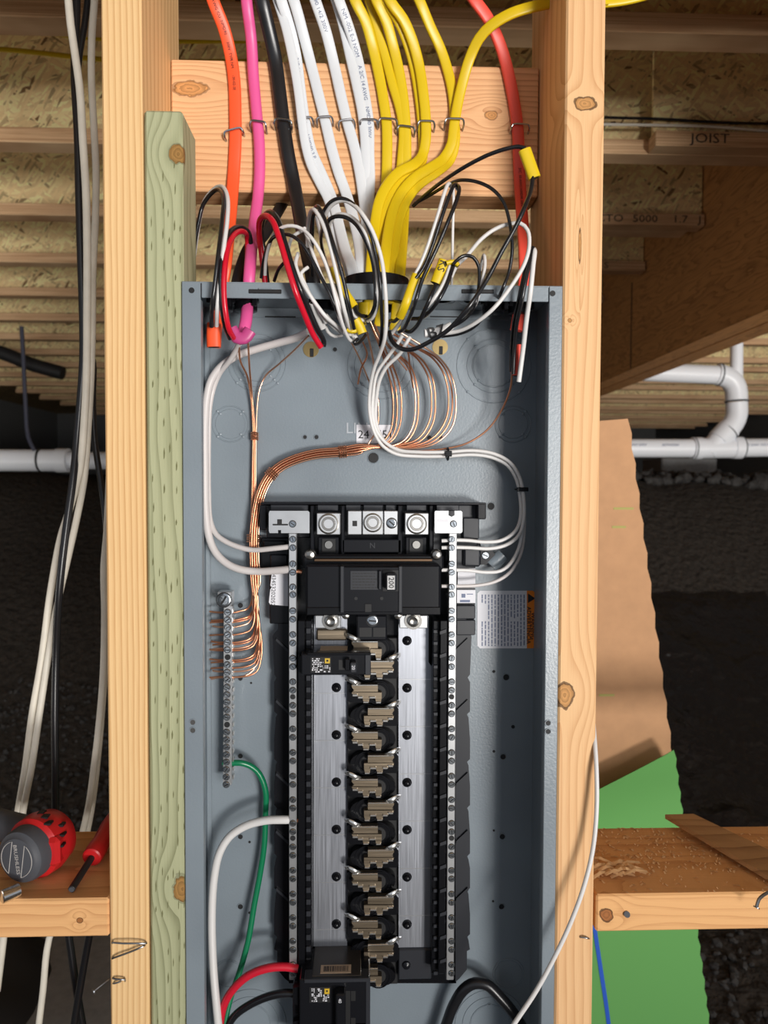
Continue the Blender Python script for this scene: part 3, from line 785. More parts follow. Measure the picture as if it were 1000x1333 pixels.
# warning label
wl = MB().pprism([(625, 769), (686, 769), (686, 844), (625, 844), (621.5, 840.5), (621.5, 772.5)], YB-.0005, YB-.0001).build('warning_label', M['label'], en)
MB().pprism([(686, 769), (694, 769), (697, 772), (697, 841), (694, 844), (686, 844)], YB-.0006, YB-.0001).build('warning_band', M['label_orange'], wl, label='orange band')
g = MB(); add_text(g, 'WARNING', .0062, P(693.8, 815, YB-.0008), (0, 0, -1), (1, 0, 0), bold=.02); add_text(g, 'ADVERTENCIA', .0062, P(688.4, 814, YB-.0008), (0, 0, -1), (1, 0, 0), bold=.02)
g.build('lettering', M['ink'], wl)
g = MB().pprism([(687, 778.5), (695.5, 778.5), (690.5, 773.5)], YB-.0009, YB-.0006)
MB().pprism([(687.5, 785), (687.5, 772.5), (697, 779)], YB-.0009, YB-.0006).build('warning_triangle', M['ink'], wl)
g = MB()
for k in range(14):
    x = 682.5-k*4.2; y = 774
    while y < 841:
        if 804 < y < 808: y = 809
        l = rnd.uniform(2, 8)
        if not (k > 11 and 785 < y < 808): g.pbox(x-.75, y, x+.75, min(y+l, 841), YB-.0007, YB-.0004)
        y += l+rnd.uniform(.7, 1.6)
g.build('fine_print', M['ink_grey'], wl, kind='stuff')
# connectors clamped to the top wall
def connector(px, label):
    c = Vector((P(px, 400, .045).x, .046, ez1-.002))
    r = thing('cable_connector', label, 'connector', c)
    MB().lathe(c, (0, 0, -1), [(0, .013), (.004, .0135), (.005, .0115), (.013, .0115), (.014, .009)], n=22).build('body', M['plastic'], r)
    MB().box(c+Vector((.008, -.014, -.011)), c+Vector((.0125, -.010, -.001)), .0006).build('clamp_screw_boss', M['plastic2'], r)
    for s in (-1, 1): MB().box(c+Vector((s*.0105-.002, -.0125, -.008)), c+Vector((s*.0105+.002, -.0105, -.0005)), .0004).build('snap_tab', M['plastic'], r)
connector(288, 'black push-in connector under the box top where the left orange cable enters')
connector(320, 'black push-in connector gripping the pink cable under the box top')
connector(421, 'black push-in connector under the box top by the black cable')
connector(643, 'black push-in connector under the box top left of the right corner')
connector(676, 'black push-in connector by the right wall where the right orange cable enters')
# big oval bushing in the top wall
cx = (HX0+HX1)/2; cy = (HY0+HY1)/2
g = MB(); n = 40; prof = [(-.010, 1.0), (-.010, .93), (.013, .93), (.0155, .96), (.0155, 1.06), (.001, 1.10), (.0005, 1.0)]
vs = [(cx+(HX1-HX0)/2*s_*math.cos(2*PI*i/n), cy+(HY1-HY0)/2*s_*math.sin(2*PI*i/n), ez1+h) for h, s_ in prof for i in range(n)]
m_ = len(prof)
g.add(vs, [(k*n+i, k*n+(i+1) % n, ((k+1) % m_)*n+(i+1) % n, ((k+1) % m_)*n+i) for k in range(m_) for i in range(n)])
g.build('oval_bushing', M['plastic2'], label='large oval black plastic bushing in the top of the box', cat='bushing')

# ================================================================ the interior: black base, bus bars, neutral bars
bi = thing('bus_interior', 'black plastic panel interior with two silver bus bars and neutral bars', 'panel interior', P(485, 1280, YB))
yb_ = .0865
MB().pprism([(376, 700), (594, 700), (594, 1280), (376, 1280)], .078, yb_).build('base_tray', M['plastic'], bi)
# side wings with notched outlines
def wing(sign, mat):
    ax = lambda o: 376-o if sign < 0 else 593+o
    pts = [(ax(0), 805), (ax(14), 805), (ax(14), 820), (ax(21), 828), (ax(19), 878), (ax(16), 882), (ax(19), 888)]
    for y in (900, 962, 1022, 1085, 1130, 1190):
        pts += [(ax(19), y), (ax(19), y+26), (ax(15), y+30), (ax(17), y+34)]
    pts += [(ax(19), 1236), (ax(15), 1238), (ax(15), 1262), (ax(5), 1274), (ax(0), 1278)]
    pts = [(x, y) for x, y in pts]
    MB().pprism(pts, .070, yb_).build('side_wing', M[mat], bi)
    for k, y in enumerate((845, 925, 1020, 1095, 1170)):
        MB().pprism([(ax(1), y), (ax(16), y-14), (ax(17), y-11), (ax(1), y+4)], .0675, .071).build('wing_rib', M['plastic3'], bi)
wing(-1, 'plastic2'); wing(1, 'plastic3')
for x0, x1, y0, y1 in ((352, 376, 788, 812), (594, 619, 788, 806), (594, 619, 807, 827)):
    MB().pbox(x0, y0, x1, y1, .068, yb_, .001).build('side_block', M['plastic3' if x0 > 500 else 'plastic2'], bi)
# stand-off nubs of the back sheet showing beside the wings
# slot rails each side of the bus
for x0, x1 in ((388, 397), (398, 406), (563, 571), (572, 581)):
    MB().pbox(x0, 808, x1, 1268, .040 if x0 in (388, 572) else .047, .079, .0006).build('slot_rail', M['plastic'], bi)
g = MB()
for k in range(30):
    y = 818+k*15.35
    for x in (399.5, 402.5): pass
    MB().pbox(398.5, y, 404.5, y+7, .0455, .050, .0004).build('rail_tooth', M['plastic3'], bi)
    MB().pbox(564.5, y+2, 570, y+6.5, .0445, .050, .0004).build('rail_tooth', M['plastic3'], bi)
for k in range(15):
    y = 822+k*30.6
    MB().pprism([(573, y), (581, y-3), (581, y+1.5), (573, y+4)], .0385, .042).build('rail_notch', M['plastic3'], bi)
# bus bars
busL = MB().pprism([(409, 802), (452, 802), (452, 1232), (408, 1232)], .0655, .068).build('bus_bar', M['bus'], bi)
busR = MB().pprism([(519, 802), (558, 802), (558, 862), (562, 868), (562, 1235), (519, 1235)], .0655, .068).build('bus_bar', M['bus'], bi)
for k in range(6):
    for x in (438, 530):
        y = 895+k*61.5 if x == 438 else 834+k*61.5
        for yy in ([y] if x == 438 else ([y, y+61.5*6] if k == 0 else [y])):
            if yy > 1228: continue
            c = P(x, yy, .0655)
            MB().lathe(c+Vector((0, .0002, 0)), (0, -1, 0), [(0, .0052), (.0008, .0050), (.0014, .0040), (.0040, .0034), (.0052, .0022), (.0056, .0004)], n=18).build('rivet', M['plastic'], busL if x == 438 else busR)
for k in range(6):
    for x0, x1, yy in ((409, 451, 902+k*61.5), (520, 561, 884+k*61.5)):
        if yy < 1225: MB().pbox(x0, yy, x1, yy+.9, .0652, .0656).build('stamped_line', M['zinc'], busL if x0 < 450 else busR)
MB().pbox(519, 1236, 562, 1275, .062, .080, .001).build('end_cover', M['plastic3'], bi)
c = P(529, 1256, .062); MB().lathe(c, (0, -1, 0), [(0, .0046), (.002, .004), (.0035, .001)], n=18).build('rivet', M['plastic2'], bi)
# centre spine
MB().pbox(452, 830, 519, 1282, .070, .0795, .001).build('centre_spine', M['pit'], bi)
MB().pbox(451.5, 872, 453.2, 1225, .062, .072).build('spine_edge', M['plastic2'], bi)
# stabs: finger plates on an alternating left/right ladder of round housings
def stab(y, right, parent=bi):
    mir = (lambda x: x) if right else (lambda x: 971-x)     # drawn for the right-hand kind, mirrored for the left
    def pr(mb, pts, a, b, mat=None): return mb.pprism([(mir(px_), y+q) for px_, q in pts], a, b, mat)
    # housing with rounded lobe on the far side
    lobe = [(516, -4), (490, -4)] + [(476-20*math.sin(t), 9-13*math.cos(t)*1.0) for t in [PI*k/10 for k in range(11)]] + [(490, 22), (516, 22), (519, 18), (519, 0)]
    h = pr(MB(), lobe, .058, .0705).build('stab_housing', M['plastic'], parent)
    c = P(mir(478), y+9, .058)
    for k, r in enumerate((.0125, .0088)):
        MB().ring(c, r, .0008, n=22, k=6, a0=0, a1=2*PI).build('housing_ring', M['plastic2'], h)
    MB().cyl(c+Vector((0, -.0003, 0)), c+Vector((0, .001, 0)), .0078, n=20).build('housing_well', M['pit'], h)
    s = pr(MB(), [(479, -1), (513, -1), (513, 2), (510, 6), (512, 8), (479, 8)], .0485, .0565).build('stab', M['stab'], parent)
    low = [(474, 9), (513, 9), (512, 13), (506, 13.5), (505, 16), (499, 16), (497.5, 22.5), (491.5, 22.5), (489.5, 16), (482.5, 16), (481, 23), (475.5, 23), (474, 16)]
    pr(MB(), low, .0495, .0570).build('stab_jaw', M['stab'], s)
    e = MB()
    for a, b in (((475, 21.6), (481.4, 22.6)), ((491, 21.4), (498, 22.2)), ((482, 15.0), (490, 16.4)), ((498.5, 14.8), (505, 16.4)), ((505.5, 12), (512, 13.6)), ((479, -.6), (512, -.2))):
        x0, x1 = sorted((mir(a[0]), mir(b[0]))); e.pbox(x0, y+a[1]-.6, x1, y+b[1]+.6, .0478, .0500, .0003)
    e.build('jaw_edge', M['stab_bright'], s, kind='stuff')
    pts = [P(mir(503), y-1.5, .052), P(mir(508), y-3.6, .0475), P(mir(515), y-7.5, .0485), P(mir(520.5), y-9, .0560)]
    MB().sweep(smooth_path(pts, .001), .0026, .0013, n=10, power=.8).build('stab_finger', M['stab_bright'], s)
for k in range(7):
    stab(861.5+61.5*k, True)
    if k < 6: stab(892.5+61.5*k, False)
stab(836, False)
# last left-hand stab beside the bottom breaker
stab(1262, False)
# neutral bars with paired screws
def screw_mesh(r, name='screw', slot=True):
    g = MB()
    g.lathe((0, 0, 0), (0, -1, 0), [(0, r), (.0009, r), (.0013, r*.86), (.0013, r*.70), (.0006, r*.66)], n=16, mat=M['screw'])
    for s in (-1, 1): g.prism([(r*.62*math.cos(a), s*(r*.14)+s*r*.5*math.sin(a)) for a in [PI*k/8 for k in range(9)]], -.0016, -.0004, M['screw'])
    g.cyl((0, -.0007, 0), (0, -.0002, 0), r*.66, n=14, mat=M['pit'])
    g.cyl((0, -.0003, 0), (0, .0003, 0), r*1.14, n=18, mat=M['pit'])
    o = g.build(name, M['screw'], base=(0, 0, 0)); me = o.data; bpy.data.objects.remove(o); return me
SM = screw_mesh(.0031)
SMG = screw_mesh(.0033)
nbar = []
for x0, x1 in ((376.3, 386.3), (583, 593)):
    b = MB().pbox(x0, 694, x1, 1276, .042, .050, .0006).build('neutral_bar', M['zinc'], bi)
    MB().pbox(x0+1, 694, x1-1, 1276, .050, .080).build('bar_support', M['plastic'], bi)
    nbar.append(b)
    cx_ = (x0+x1)/2
    ys_ = [702, 713] if x0 > 500 else [702, 713]
    ys_ += [734, 745, 764, 774, 795, 806]
    k = 0
    while 826+30.7*k < 1262:
        ys_ += [826+30.7*k, 837+30.7*k]; k += 1
    for q, yy in enumerate(ys_):
        inst(SM, 'screw', P(cx_, yy, .042), b, (0, rnd.uniform(0, PI), 0))
    for yy in (907, 1091):
        c = P(cx_, yy, .042); MB().cyl(c+Vector((0, -.0004, 0)), c+Vector((0, .001, 0)), .0028, n=14).build('bar_hole', M['pit'], b)
# top frame
def fb(x0, y0, x1, y1, yf, yb2, mat='plastic2', c=.001, name='frame_piece', parent=bi):
    return MB().pbox(x0, y0, x1, y1, yf, yb2, c).build(name, M[mat], parent)
fb(340, 654, 633, 657, .050, .0865, 'plastic2', .0005, 'frame_rim')
fb(347, 657, 404, 700, .062, .0865, 'plastic'); fb(404, 657, 566, 724, .064, .0865, 'plastic'); fb(560, 657, 622, 716, .064, .0865, 'plastic3')
fb(622, 655, 633, 676, .050, .0865, 'plastic2'); fb(603, 674, 624, 702, .058, .087, 'plastic3')
fb(338, 657, 347, 690, .055, .0865, 'plastic2')
for x0, x1 in ((404, 409), (444, 449), (518, 524), (559, 564)): fb(x0, 658, x1, 724, .046, .070, 'plastic2', .0008, 'divider')
for x0, x1 in ((352, 402), (413, 441), (450, 470), (473, 499), (502, 517), (529, 556), (568, 598)): fb(x0, 657, x1, 665, .054, .066, 'plastic3', .0008, 'socket')
fb(445, 702, 523, 720, .046, .066, 'plastic2', .001, 'neutral_cover')
g = MB(); add_text(g, 'N', .008, P(485, 710.5, .0458), (1, 0, 0), (0, 0, 1)); g.build('lettering', M['plastic3'], bi)
for x in (428, 542):
    fb(x-14, 699, x+14, 722, .052, .066, 'plastic2'); w = fb(x-9, 701, x+9, 719, .0505, .0525, 'pit', .0003, 'screw_well')
    MB().lathe(P(x, 709, .0505), (0, -1, 0), [(0, .0042), (.002, .004), (.002, .002)], n=14).build('torx_screw', M['steel'], w)
# plated top straps and lugs
def lug(x0, y0, x1, y1, yf, r, label=None, name='lug'):
    o = MB().pbox(x0, y0, x1, y1, yf, .060, .0006).build(name, M['zinc'], bi)
    if r:
        c = P((x0+x1)/2, (y0+y1)/2, yf)
        MB().lathe(c, (0, -1, 0), [(-.001, r), (.0008, r), (.0012, r*.9), (.0004, r*.84), (-.001, r*.80), (-.001, r*.74), (.001, r*.66), (.001, r*.5), (-.0008, r*.42)], n=28).build('lug_screw', M['steel'], o)
    return o
s1 = MB().pprism([(351, 665), (401, 665), (403, 667), (403, 694), (366, 694), (366, 690), (362, 690), (362, 694), (351, 694), (350, 691), (350, 668)], .036, .0385).build('neutral_strap', M['zinc'], bi)
for x0, y0, x1, y1 in ((361, 676, 367, 682), (355, 682, 375, 684)): MB().pbox(x0, y0, x1, y1, .0356, .037).build('strap_slot', M['pit'], s1)
inst(SMG, 'screw', P(381, 682, .036), s1, (0, .6, 0))
s2 = MB().pprism([(567, 665), (584, 665), (584, 671), (588, 673), (592, 671), (592, 665), (600, 665), (602, 667), (602, 692), (600, 694), (567, 694), (566, 692), (566, 667)], .036, .0385).build('neutral_strap', M['zinc'], bi)
MB().pbox(569, 676, 584, 680, .0356, .037).build('strap_slot', M['label'], s2)
inst(SMG, 'screw', P(590.5, 682, .036), s2, (0, 1.2, 0))
lug(412.5, 668, 443, 696, .034, .0105); lug(527.5, 668, 558, 696, .034, .0105)
lug(453, 665, 471, 696, .038, 0, name='neutral_plate'); lug(472, 665, 499, 696, .036, .0098); lug(500, 665, 518, 696, .038, 0, name='neutral_plate')
MB().pbox(459, 678, 465, 685, .0376, .040).build('square_socket', M['pit'], bi)
inst(screw_mesh(.0050), 'bonding_screw', P(510, 681, .038), bi, (0, .7, 0))
# stuff right of the frame: clip and tray
fb(594, 700, 619, 790, .074, .0865, 'plastic3'); fb(604, 706, 626, 738, .068, .0865, 'plastic3', .002)
MB().pprism([(626, 716), (640, 716), (645, 722), (634, 735), (626, 735)], .070, .0865).build('clip', M['plastic2'], bi)
inst(screw_mesh(.0040), 'screw', P(632, 723, .070), bi, (0, .4, 0))
MB().sweep(pp([(640, 737), (648, 729), (655, 722)], .072), .0075, .004, n=14).build('release_tab', M['paint'], bi)
MB().pbox(596, 740, 619, 765, .0725, .0742).build('rating_label', M['label'], bi)
l3 = MB().pbox(595, 768, 619, 785, .0725, .0742).build('rating_label', M['label'], bi)
g = MB(); g.pbox(599, 781, 612, 784, .0722, .0728); g.pbox(601, 773, 606, 778, .0722, .0728); g.pbox(608, 773, 616, 774, .0722, .0728); g.build('fine_print', M['ink_grey'], l3, kind='stuff')
fb(340, 700, 376, 745, .074, .0865, 'plastic'); fb(343, 704, 372, 716, .068, .0865, 'plastic2', .001); fb(352, 722, 374, 742, .070, .0865, 'plastic2', .001)
l2 = MB().pprism([(354, 746), (375, 744), (375, 789), (352, 787), (350, 784), (352, 767), (353.5, 765), (352, 762)], .0662, .0668).build('serial_label', M['label'], bi)
fb(351, 746, 376, 812, .0675, .0865, 'plastic')
g = MB(); add_text(g, '243453202052', .0062, P(355.8, 766.5, .0660), (-.04, 0, -1), (1, 0, -.04)); g.build('lettering', M['ink'], l2)

# ---------------------------------------------------------------- main breaker
mb = thing('main_breaker', 'large black two-pole main breaker marked 200 at the top of the bus', 'circuit breaker', P(486, 800, .06))
MB().pbox(398, 735, 574, 801, .020, .064, .0022).build('housing', M['plastic2'], mb)
hz = MB().pbox(394, 722, 578, 742, .034, .064, .002).build('shoulder', M['plastic'], mb)
for x in (404, 568): MB().lathe(P(x, 722, .033), (0, -1, 0), [(-.002, .0058), (.001, .0056), (.0035, .004), (.0045, .001)], n=18).build('mounting_screw', M['steel'], mb)
MB().pbox(409, 727.5, 563, 731, .030, .0345, .0005).build('rail', plain('dark_bronze', (.10, .06, .035), .4, .8), mb)
fc = MB().pbox(444, 738, 523, 797, .0165, .022, .0008).build('face_plate', M['plastic2'], mb)
MB().pbox(443, 737, 448, 798, .0150, .021, .0006).build('face_rib', M['plastic3'], mb); MB().pbox(519, 737, 524, 798, .0150, .021, .0006).build('face_rib', M['plastic3'], mb)
MB().pbox(456, 743, 493, 768, .0160, .0175, .0003).build('rating_panel', M['plastic3'], mb)
g = MB()
for r in range(6):
    x = 459
    while x < 489:
        l = rnd.uniform(1.5, 5); g.pbox(x, 746+r*3.7, min(x+l, 491), 747.2+r*3.7, .0158, .0161); x += l+1.2
g.build('fine_print', M['pit'], mb, kind='stuff')
MB().pbox(498, 742, 519, 770, .0158, .0175, .0003).build('handle_well', M['pit'], mb)
MB().pbox(493, 743, 497, 768, .012, .018, .0008).build('handle_guard', M['plastic3'], mb)
hd = MB().pbox(503, 747, 517, 769.5, .002, .018, .0015).build('handle', M['plastic3'], mb)
MB().pbox(504.5, 749.5, 514, 767.5, .0017, .0021).build('handle_label', plain('grey_label', srgb(196, 196, 196), .5), hd)
g = MB(); add_text(g, '200', .0072, P(509.2, 758.6, .0016), (0, 0, -1), (1, 0, 0), bold=.015); g.build('lettering', M['ink'], hd)
for x in (463.5, 497): hole(x, 779, 2.0, .0163, mb, 'test_hole')
MB().pbox(475, 786, 484, 797, .0158, .0175, .0003).build('notch', M['pit'], mb)
MB().pbox(399, 790, 574, 801, .0192, .03, .001).build('lower_lip', M['plastic'], mb)
# lug plates below it
for x0, x1, sx in ((410, 444, 431), (520, 557, 538)):
    pl_ = MB().pbox(x0, 801, x1, 818, .052, .058, .0008).build('terminal_plate', M['zinc'], mb)
    c = P(sx, 808, .052)
    MB().lathe(c, (0, -1, 0), [(0, .0092), (.0012, .0092), (.0012, .0062), (.004, .0060), (.0045, .0045), (.0035, .0030)], n=6 if 0 else 24).build('terminal_nut', M['steel'], pl_)
MB().pbox(412, 819, 452, 834, .058, .064, .0015).build('terminal_step', M['stab'], mb)
sc_ = MB().pbox(464, 801, 504, 834, .050, .066, .0015).build('centre_block', M['plastic2'], mb)
inst(screw_mesh(.0056), 'centre_screw', P(485, 808, .050), mb, (0, .1, 0))
MB().pbox(468, 817, 484, 829, .0496, .052).build('block_window', M['pit'], mb); MB().pbox(486, 817, 502, 829, .0496, .052).build('block_window', M['pit'], mb)
for x in (450, 518): MB().lathe(P(x, 801, .030), (0, -1, 0), [(0, .004), (.002, .0035), (.003, .001)], n=16).build('cover_screw', M['steel'], mb)

# ---------------------------------------------------------------- single-pole breaker, upper left slot
def print_block(mb_, x0, y0, x1, y1, yf, step=2.6, seed=1):
    r = random.Random(seed); y = y0
    while y < y1:
        x = x0+r.uniform(0, 2)
        while x < x1:
            l = r.uniform(1, 3.2)
            if r.random() < .75: mb_.pbox(x, y, min(x+l, x1), y+r.uniform(1.0, 1.7), yf, yf+.0004)
            x += l+r.uniform(.6, 1.4)
        y += step
cb1 = thing('circuit_breaker', 'small black single-pole breaker with white print in the upper left slot', 'circuit breaker', P(440, 880, .06))
MB().pbox(392, 851, 483, 879, .022, .066, .0012).build('housing', M['plastic2'], cb1)
MB().pbox(388, 853, 400, 876, .030, .066, .0012).build('rail_hook', M['plastic'], cb1)
MB().pbox(400, 849.5, 483, 853, .0205, .030, .0006).build('top_edge', M['plastic'], cb1)
MB().pbox(418, 838, 456, 848, .030, .0305).build('side_label', M['label_tan'], cb1) if 0 else None
z = P(440, 851, .022).z
MB().box((P(416, 851, .03).x, .030, z-.0002), (P(452, 851, .03).x, .056, z+.0004)).build('side_label', M['label_tan'], cb1, label='tan paper label')
lb = MB().pbox(404.5, 855.5, 431, 875.5, .0216, .0222).build('print_panel', M['pit'], cb1)
g = MB(); print_block(g, 406, 857, 421, 874, .0213, 2.4, 4); print_block(g, 421, 864, 430, 874, .0213, 2.4, 5); g.build('fine_print', M['label'], lb, kind='stuff')
lg = MB().pbox(423, 857, 429.5, 863.5, .0212, .0217).build('maker_emblem', M['label_yellow'], lb, label='small yellow square emblem')
MB().pbox(425, 859, 427.6, 861.4, .0209, .0214).build('emblem_square', M['pit'], lb)
MB().pbox(441, 859, 449, 872, .0216, .0225).build('handle_well', M['pit'], cb1)
MB().pbox(449, 858, 456, 873, .0150, .0225, .0008).build('handle_guard', M['plastic'], cb1)
h1 = MB().pbox(456, 862.5, 464.5, 876, .0125, .0225, .001).build('handle', M['plastic3'], cb1)
g = MB(); add_text(g, '20', .0045, P(460, 869, .0123), (0, 0, -1), (1, 0, 0)); g.build('lettering', M['label'], h1)
MB().pbox(475, 852, 483, 879, .0205, .026, .0008).build('end_step', M['plastic3'], cb1)

# ---------------------------------------------------------------- two-pole breaker at the bottom left
cb2 = thing('circuit_breaker', 'black two-pole breaker with barcode label at the panel bottom, with red and black feeds', 'circuit breaker', P(432, 1345, .06))
hb = MB().pbox(390, 1274, 482, 1334, .016, .066, .0012).build('housing', M['plastic2'], cb2)
MB().pbox(390, 1335, 482, 1395, .016, .066, .0012).build('housing', M['plastic2'], cb2)
MB().pbox(381, 1282, 400, 1392, .030, .066, .0015).build('rail_hook', M['plastic'], cb2)
for y in (1286, 1330): MB().pprism([(382, y), (392, y-2), (396, y+14), (392, y+26), (382, y+20)], .024, .034).build('hook_lobe', M['plastic'], cb2)
zt2 = P(432, 1274, .016).z
MB().box((P(406, 1274, .016).x, .0185, zt2+.0000), (P(470, 1274, .016).x, .0655, zt2+.0012), .0004).build('top_cover', plain('smoky_brown_plastic', (.035, .030, .026), .3), cb2)
bl = MB().box((P(417, 1274, .02).x, .022, zt2+.0012), (P(457, 1274, .02).x, .0345, zt2+.0016)).build('barcode_label', M['label_tan'], cb2, label='tan label printed with a barcode')
g = MB(); x = P(421, 1274, .02).x; xe = P(453, 1274, .02).x
while x < xe:
    w = rnd.choice((.0003, .0003, .0006, .0009)); g.box((x, .0245, zt2+.0015), (x+w, .0325, zt2+.0018)); x += w+rnd.choice((.0004, .0006, .0010))
g.build('barcode', M['ink'], bl, kind='stuff')
MB().pbox(396, 1274.5, 481, 1279.5, .0145, .03, .0006).build('top_edge', M['plastic3'], cb2)
lb = MB().pbox(403, 1285, 430, 1305, .0155, .0162).build('print_panel', M['pit'], cb2)
g = MB(); print_block(g, 405, 1287, 409.5, 1304, .0152, 2.2, 7); print_block(g, 413, 1287, 419, 1297, .0152, 2.2, 8); print_block(g, 408, 1296, 413, 1304, .0152, 2.2, 11); print_block(g, 420, 1295, 428.5, 1304, .0152, 2.4, 9); g.build('fine_print', M['label'], lb, kind='stuff')
MB().pbox(422.5, 1287, 429, 1294, .0151, .0156).build('maker_emblem', M['label_yellow'], lb, label='small yellow square emblem'); MB().pbox(424.6, 1289.4, 426.8, 1291.4, .0148, .0153).build('emblem_square', M['pit'], lb)
MB().pbox(437, 1290, 456, 1395, .0158, .017).build('handle_well', M['pit'], cb2)
h2 = MB().pbox(437, 1295, 450, 1385, .004, .0165, .0015).build('handle', M['plastic2'], cb2)
g = MB(); add_text(g, '40', .0046, P(442.5, 1303, .0038), (0, 0, -1), (1, 0, 0)); g.build('lettering', M['label'], h2)
for y in (1290, 1325): MB().pbox(457, y, 463, y+13, .0157, .017).build('vent_slot', M['pit'], cb2)
MB().pbox(476, 1274, 482, 1334, .0150, .02, .0006).build('end_step', M['plastic3'], cb2)

# ---------------------------------------------------------------- ground bar
gb = thing('ground_bar', 'short silver ground bar of screws at left holding the bare copper wires', 'ground bar', P(296, 1020, .08))
YG = .060
MB().pprism([(291.5, 789), (302.5, 789), (301.5, 1022), (290.5, 1022)], YG, YG+.009).build('bar', M['zinc'], gb)
MB().pbox(283, 770.5, 301.5, 789, YG-.002, YG+.014, .0007).build('lug', M['zinc'], gb)
inst(screw_mesh(.0072), 'lug_screw', P(291.5, 781, YG-.002), gb, (0, -1.0, 0))
for yy in (800, 1005): MB().pbox(292, yy, 301, yy+10, YG+.009, YB, .0005).build('standoff', M['zinc'], gb)
gys = [797+9.75*k for k in range(24)]
for k, yy in enumerate(gys):
    x = 296.5-(yy-797)/225*2.0
    if k in (6, 15): c = P(x+.5, yy, YG); MB().cyl(c+Vector((0, -.0004, 0)), c+Vector((0, .001, 0)), .0031, n=14).build('bar_hole', M['pit'], gb)
    else: inst(SMG, 'screw', P(x, yy, YG), gb, (0, rnd.uniform(-.9, .9), 0))
for k in range(20):
    yy = 793+k*11.4; MB().pbox(302.6, yy, 304.2, yy+5, YG+.001, YG+.008).build('bar_tooth', M['stab_bright'], gb)
# ================================================================ cables and wires
def lerp_tab(tab):
    def f(y):
        if y <= tab[0][0]: return tab[0][1]
        for (a, u), (b, v) in zip(tab, tab[1:]):
            if y <= b: return u+(v-u)*(y-a)/(b-a)
        return tab[-1][1]
    return f
def down(o=0.0, mid=.042): return lerp_tab([(0, .075-o), (60, .094-o), (82, .0972-o), (252, .0972-o), (300, .075-o*.6), (345, mid), (1333, mid)])
def over(f=-.022, inside=.03): return lerp_tab([(0, f-.004), (300, f-.004), (340, f), (395, f), (440, inside), (1333, inside)])
def add_wire(parent, pts, mat, r, dep, name=None, step=.0035, n=10):
    nm = name or {'black': 'black_wire', 'white': 'white_wire', 'red': 'red_wire', 'white_grey': 'white_wire'}.get(mat, 'wire')
    return MB().sweep(pp(pts, dep, step), r, n=n).build(nm, M[mat], parent, smooth=60)
def add_jacket(parent, pts, mat, a, b, dep, name='jacket', pw=.62, text=None, tmat='ink_grey', tsize=.0058, rib=True):
    path = pp(pts, dep, .006)
    o = MB().sweep(path, a, b, n=14, power=pw).build(name, M[mat], parent, smooth=60)
    if text:
        g = MB(); s = .012
        L = sum((q-p).length for p, q in zip(path, path[1:]))
        for tx in text:
            if not tx: s += .022; continue
            path_text(g, tx, tsize, path, s, b+.0004); s += .004+len(tx)*tsize*.58
            if s > L-.03: break
        g.build('printing', M[tmat], parent)
    return o
def sleeve(parent, pts, mat, a, b, dep, label=None, text=None, tsize=.008, tang=None):
    path = pp(pts, dep, .003)
    o = MB().sweep(path, a, b, n=16, power=.8).build('jacket_sleeve', M[mat], parent, smooth=50, label=label)
    g = MB(); fr = frames(path, True)
    for k in (0, -1):
        p, sd, up = fr[k]; d = (path[1]-path[0]).normalized()*(-1 if k == 0 else 1) if k == 0 else (path[-1]-path[-2]).normalized()
        vs = [p+d*.0003+sd*(a*.8*math.cos(2*PI*i/14))+up*(b*.75*math.sin(2*PI*i/14)) for i in range(14)]
        g.add(vs, [tuple(range(14))])
    g.build('sleeve_opening', M['pit'], o, kind='stuff')
    if text:
        g = MB(); path_text(g, text, tsize, path, .002, b+.0006); g.build('handwriting', M['ink'], o)
    return o
def sh(pts, dx, dy=0): return [(p[0]+dx, p[1]+dy)+tuple(p[2:]) for p in pts]
def cable(label): return thing('cable', label, 'cable', P(400, 200, .09))
WR = .00165
PR = ['2/C 14 AWG', 'NMD90 300V', '75-60-30 3 P', '-30-02-SE', '14/2 NM-B 600V', 'NMD90 300V', '2/C 14 AWG']

# --- orange cable, left
c = cable('bright orange flat cable on the far left of the backing board')
add_jacket(c, [(268, -30), (279, 5), (291, 35), (300, 70), (305, 105), (306.5, 150), (306.5, 185), (304, 230), (301, 270), (297, 310), (293, 345), (289, 372, .046), (285, 400, .046), (281, 425, .035), (279, 452, .03)], 'orange', .0066, .0026, down(), text=['3/C 10 AWG CU  NMD90', '300V  TYPE NM', '-30-02-SE'], tmat='ink', tsize=.004)
sleeve(c, [(279, 421), (278, 436), (278.5, 452)], 'orange', .0068, .0040, .016, 'torn end of the orange jacket')
p = [(282, 424, .008), (283, 400, -.012), (286, 370, -.016), (291, 325, -.014), (296, 285, .0), (296, 256, .02), (289, 243, .04), (279, 246, .055), (266, 262, .068), (260, 285, .07), (256, 310, .07), (252, 340, .07)]
add_wire(c, p, 'white', .0021, 0); add_wire(c, [(275.5, 425, .006), (276, 400, -.013), (280, 368, -.019), (285, 325, -.018), (289.5, 285, -.002), (291, 258, .018), (285, 247, .038), (276, 251, .052), (264, 268, .064), (258.5, 290, .066), (254, 315, .066), (251, 345, .066)], 'black', .0021, 0)
add_wire(c, [(288, 425, .03), (297, 442, .035), (308, 462, .05), (318, 480, .07), (324, 500, .078), (327, 525, .080), (329, 552, .080)], 'copper', .0010, 0, 'ground_wire') if 0 else None
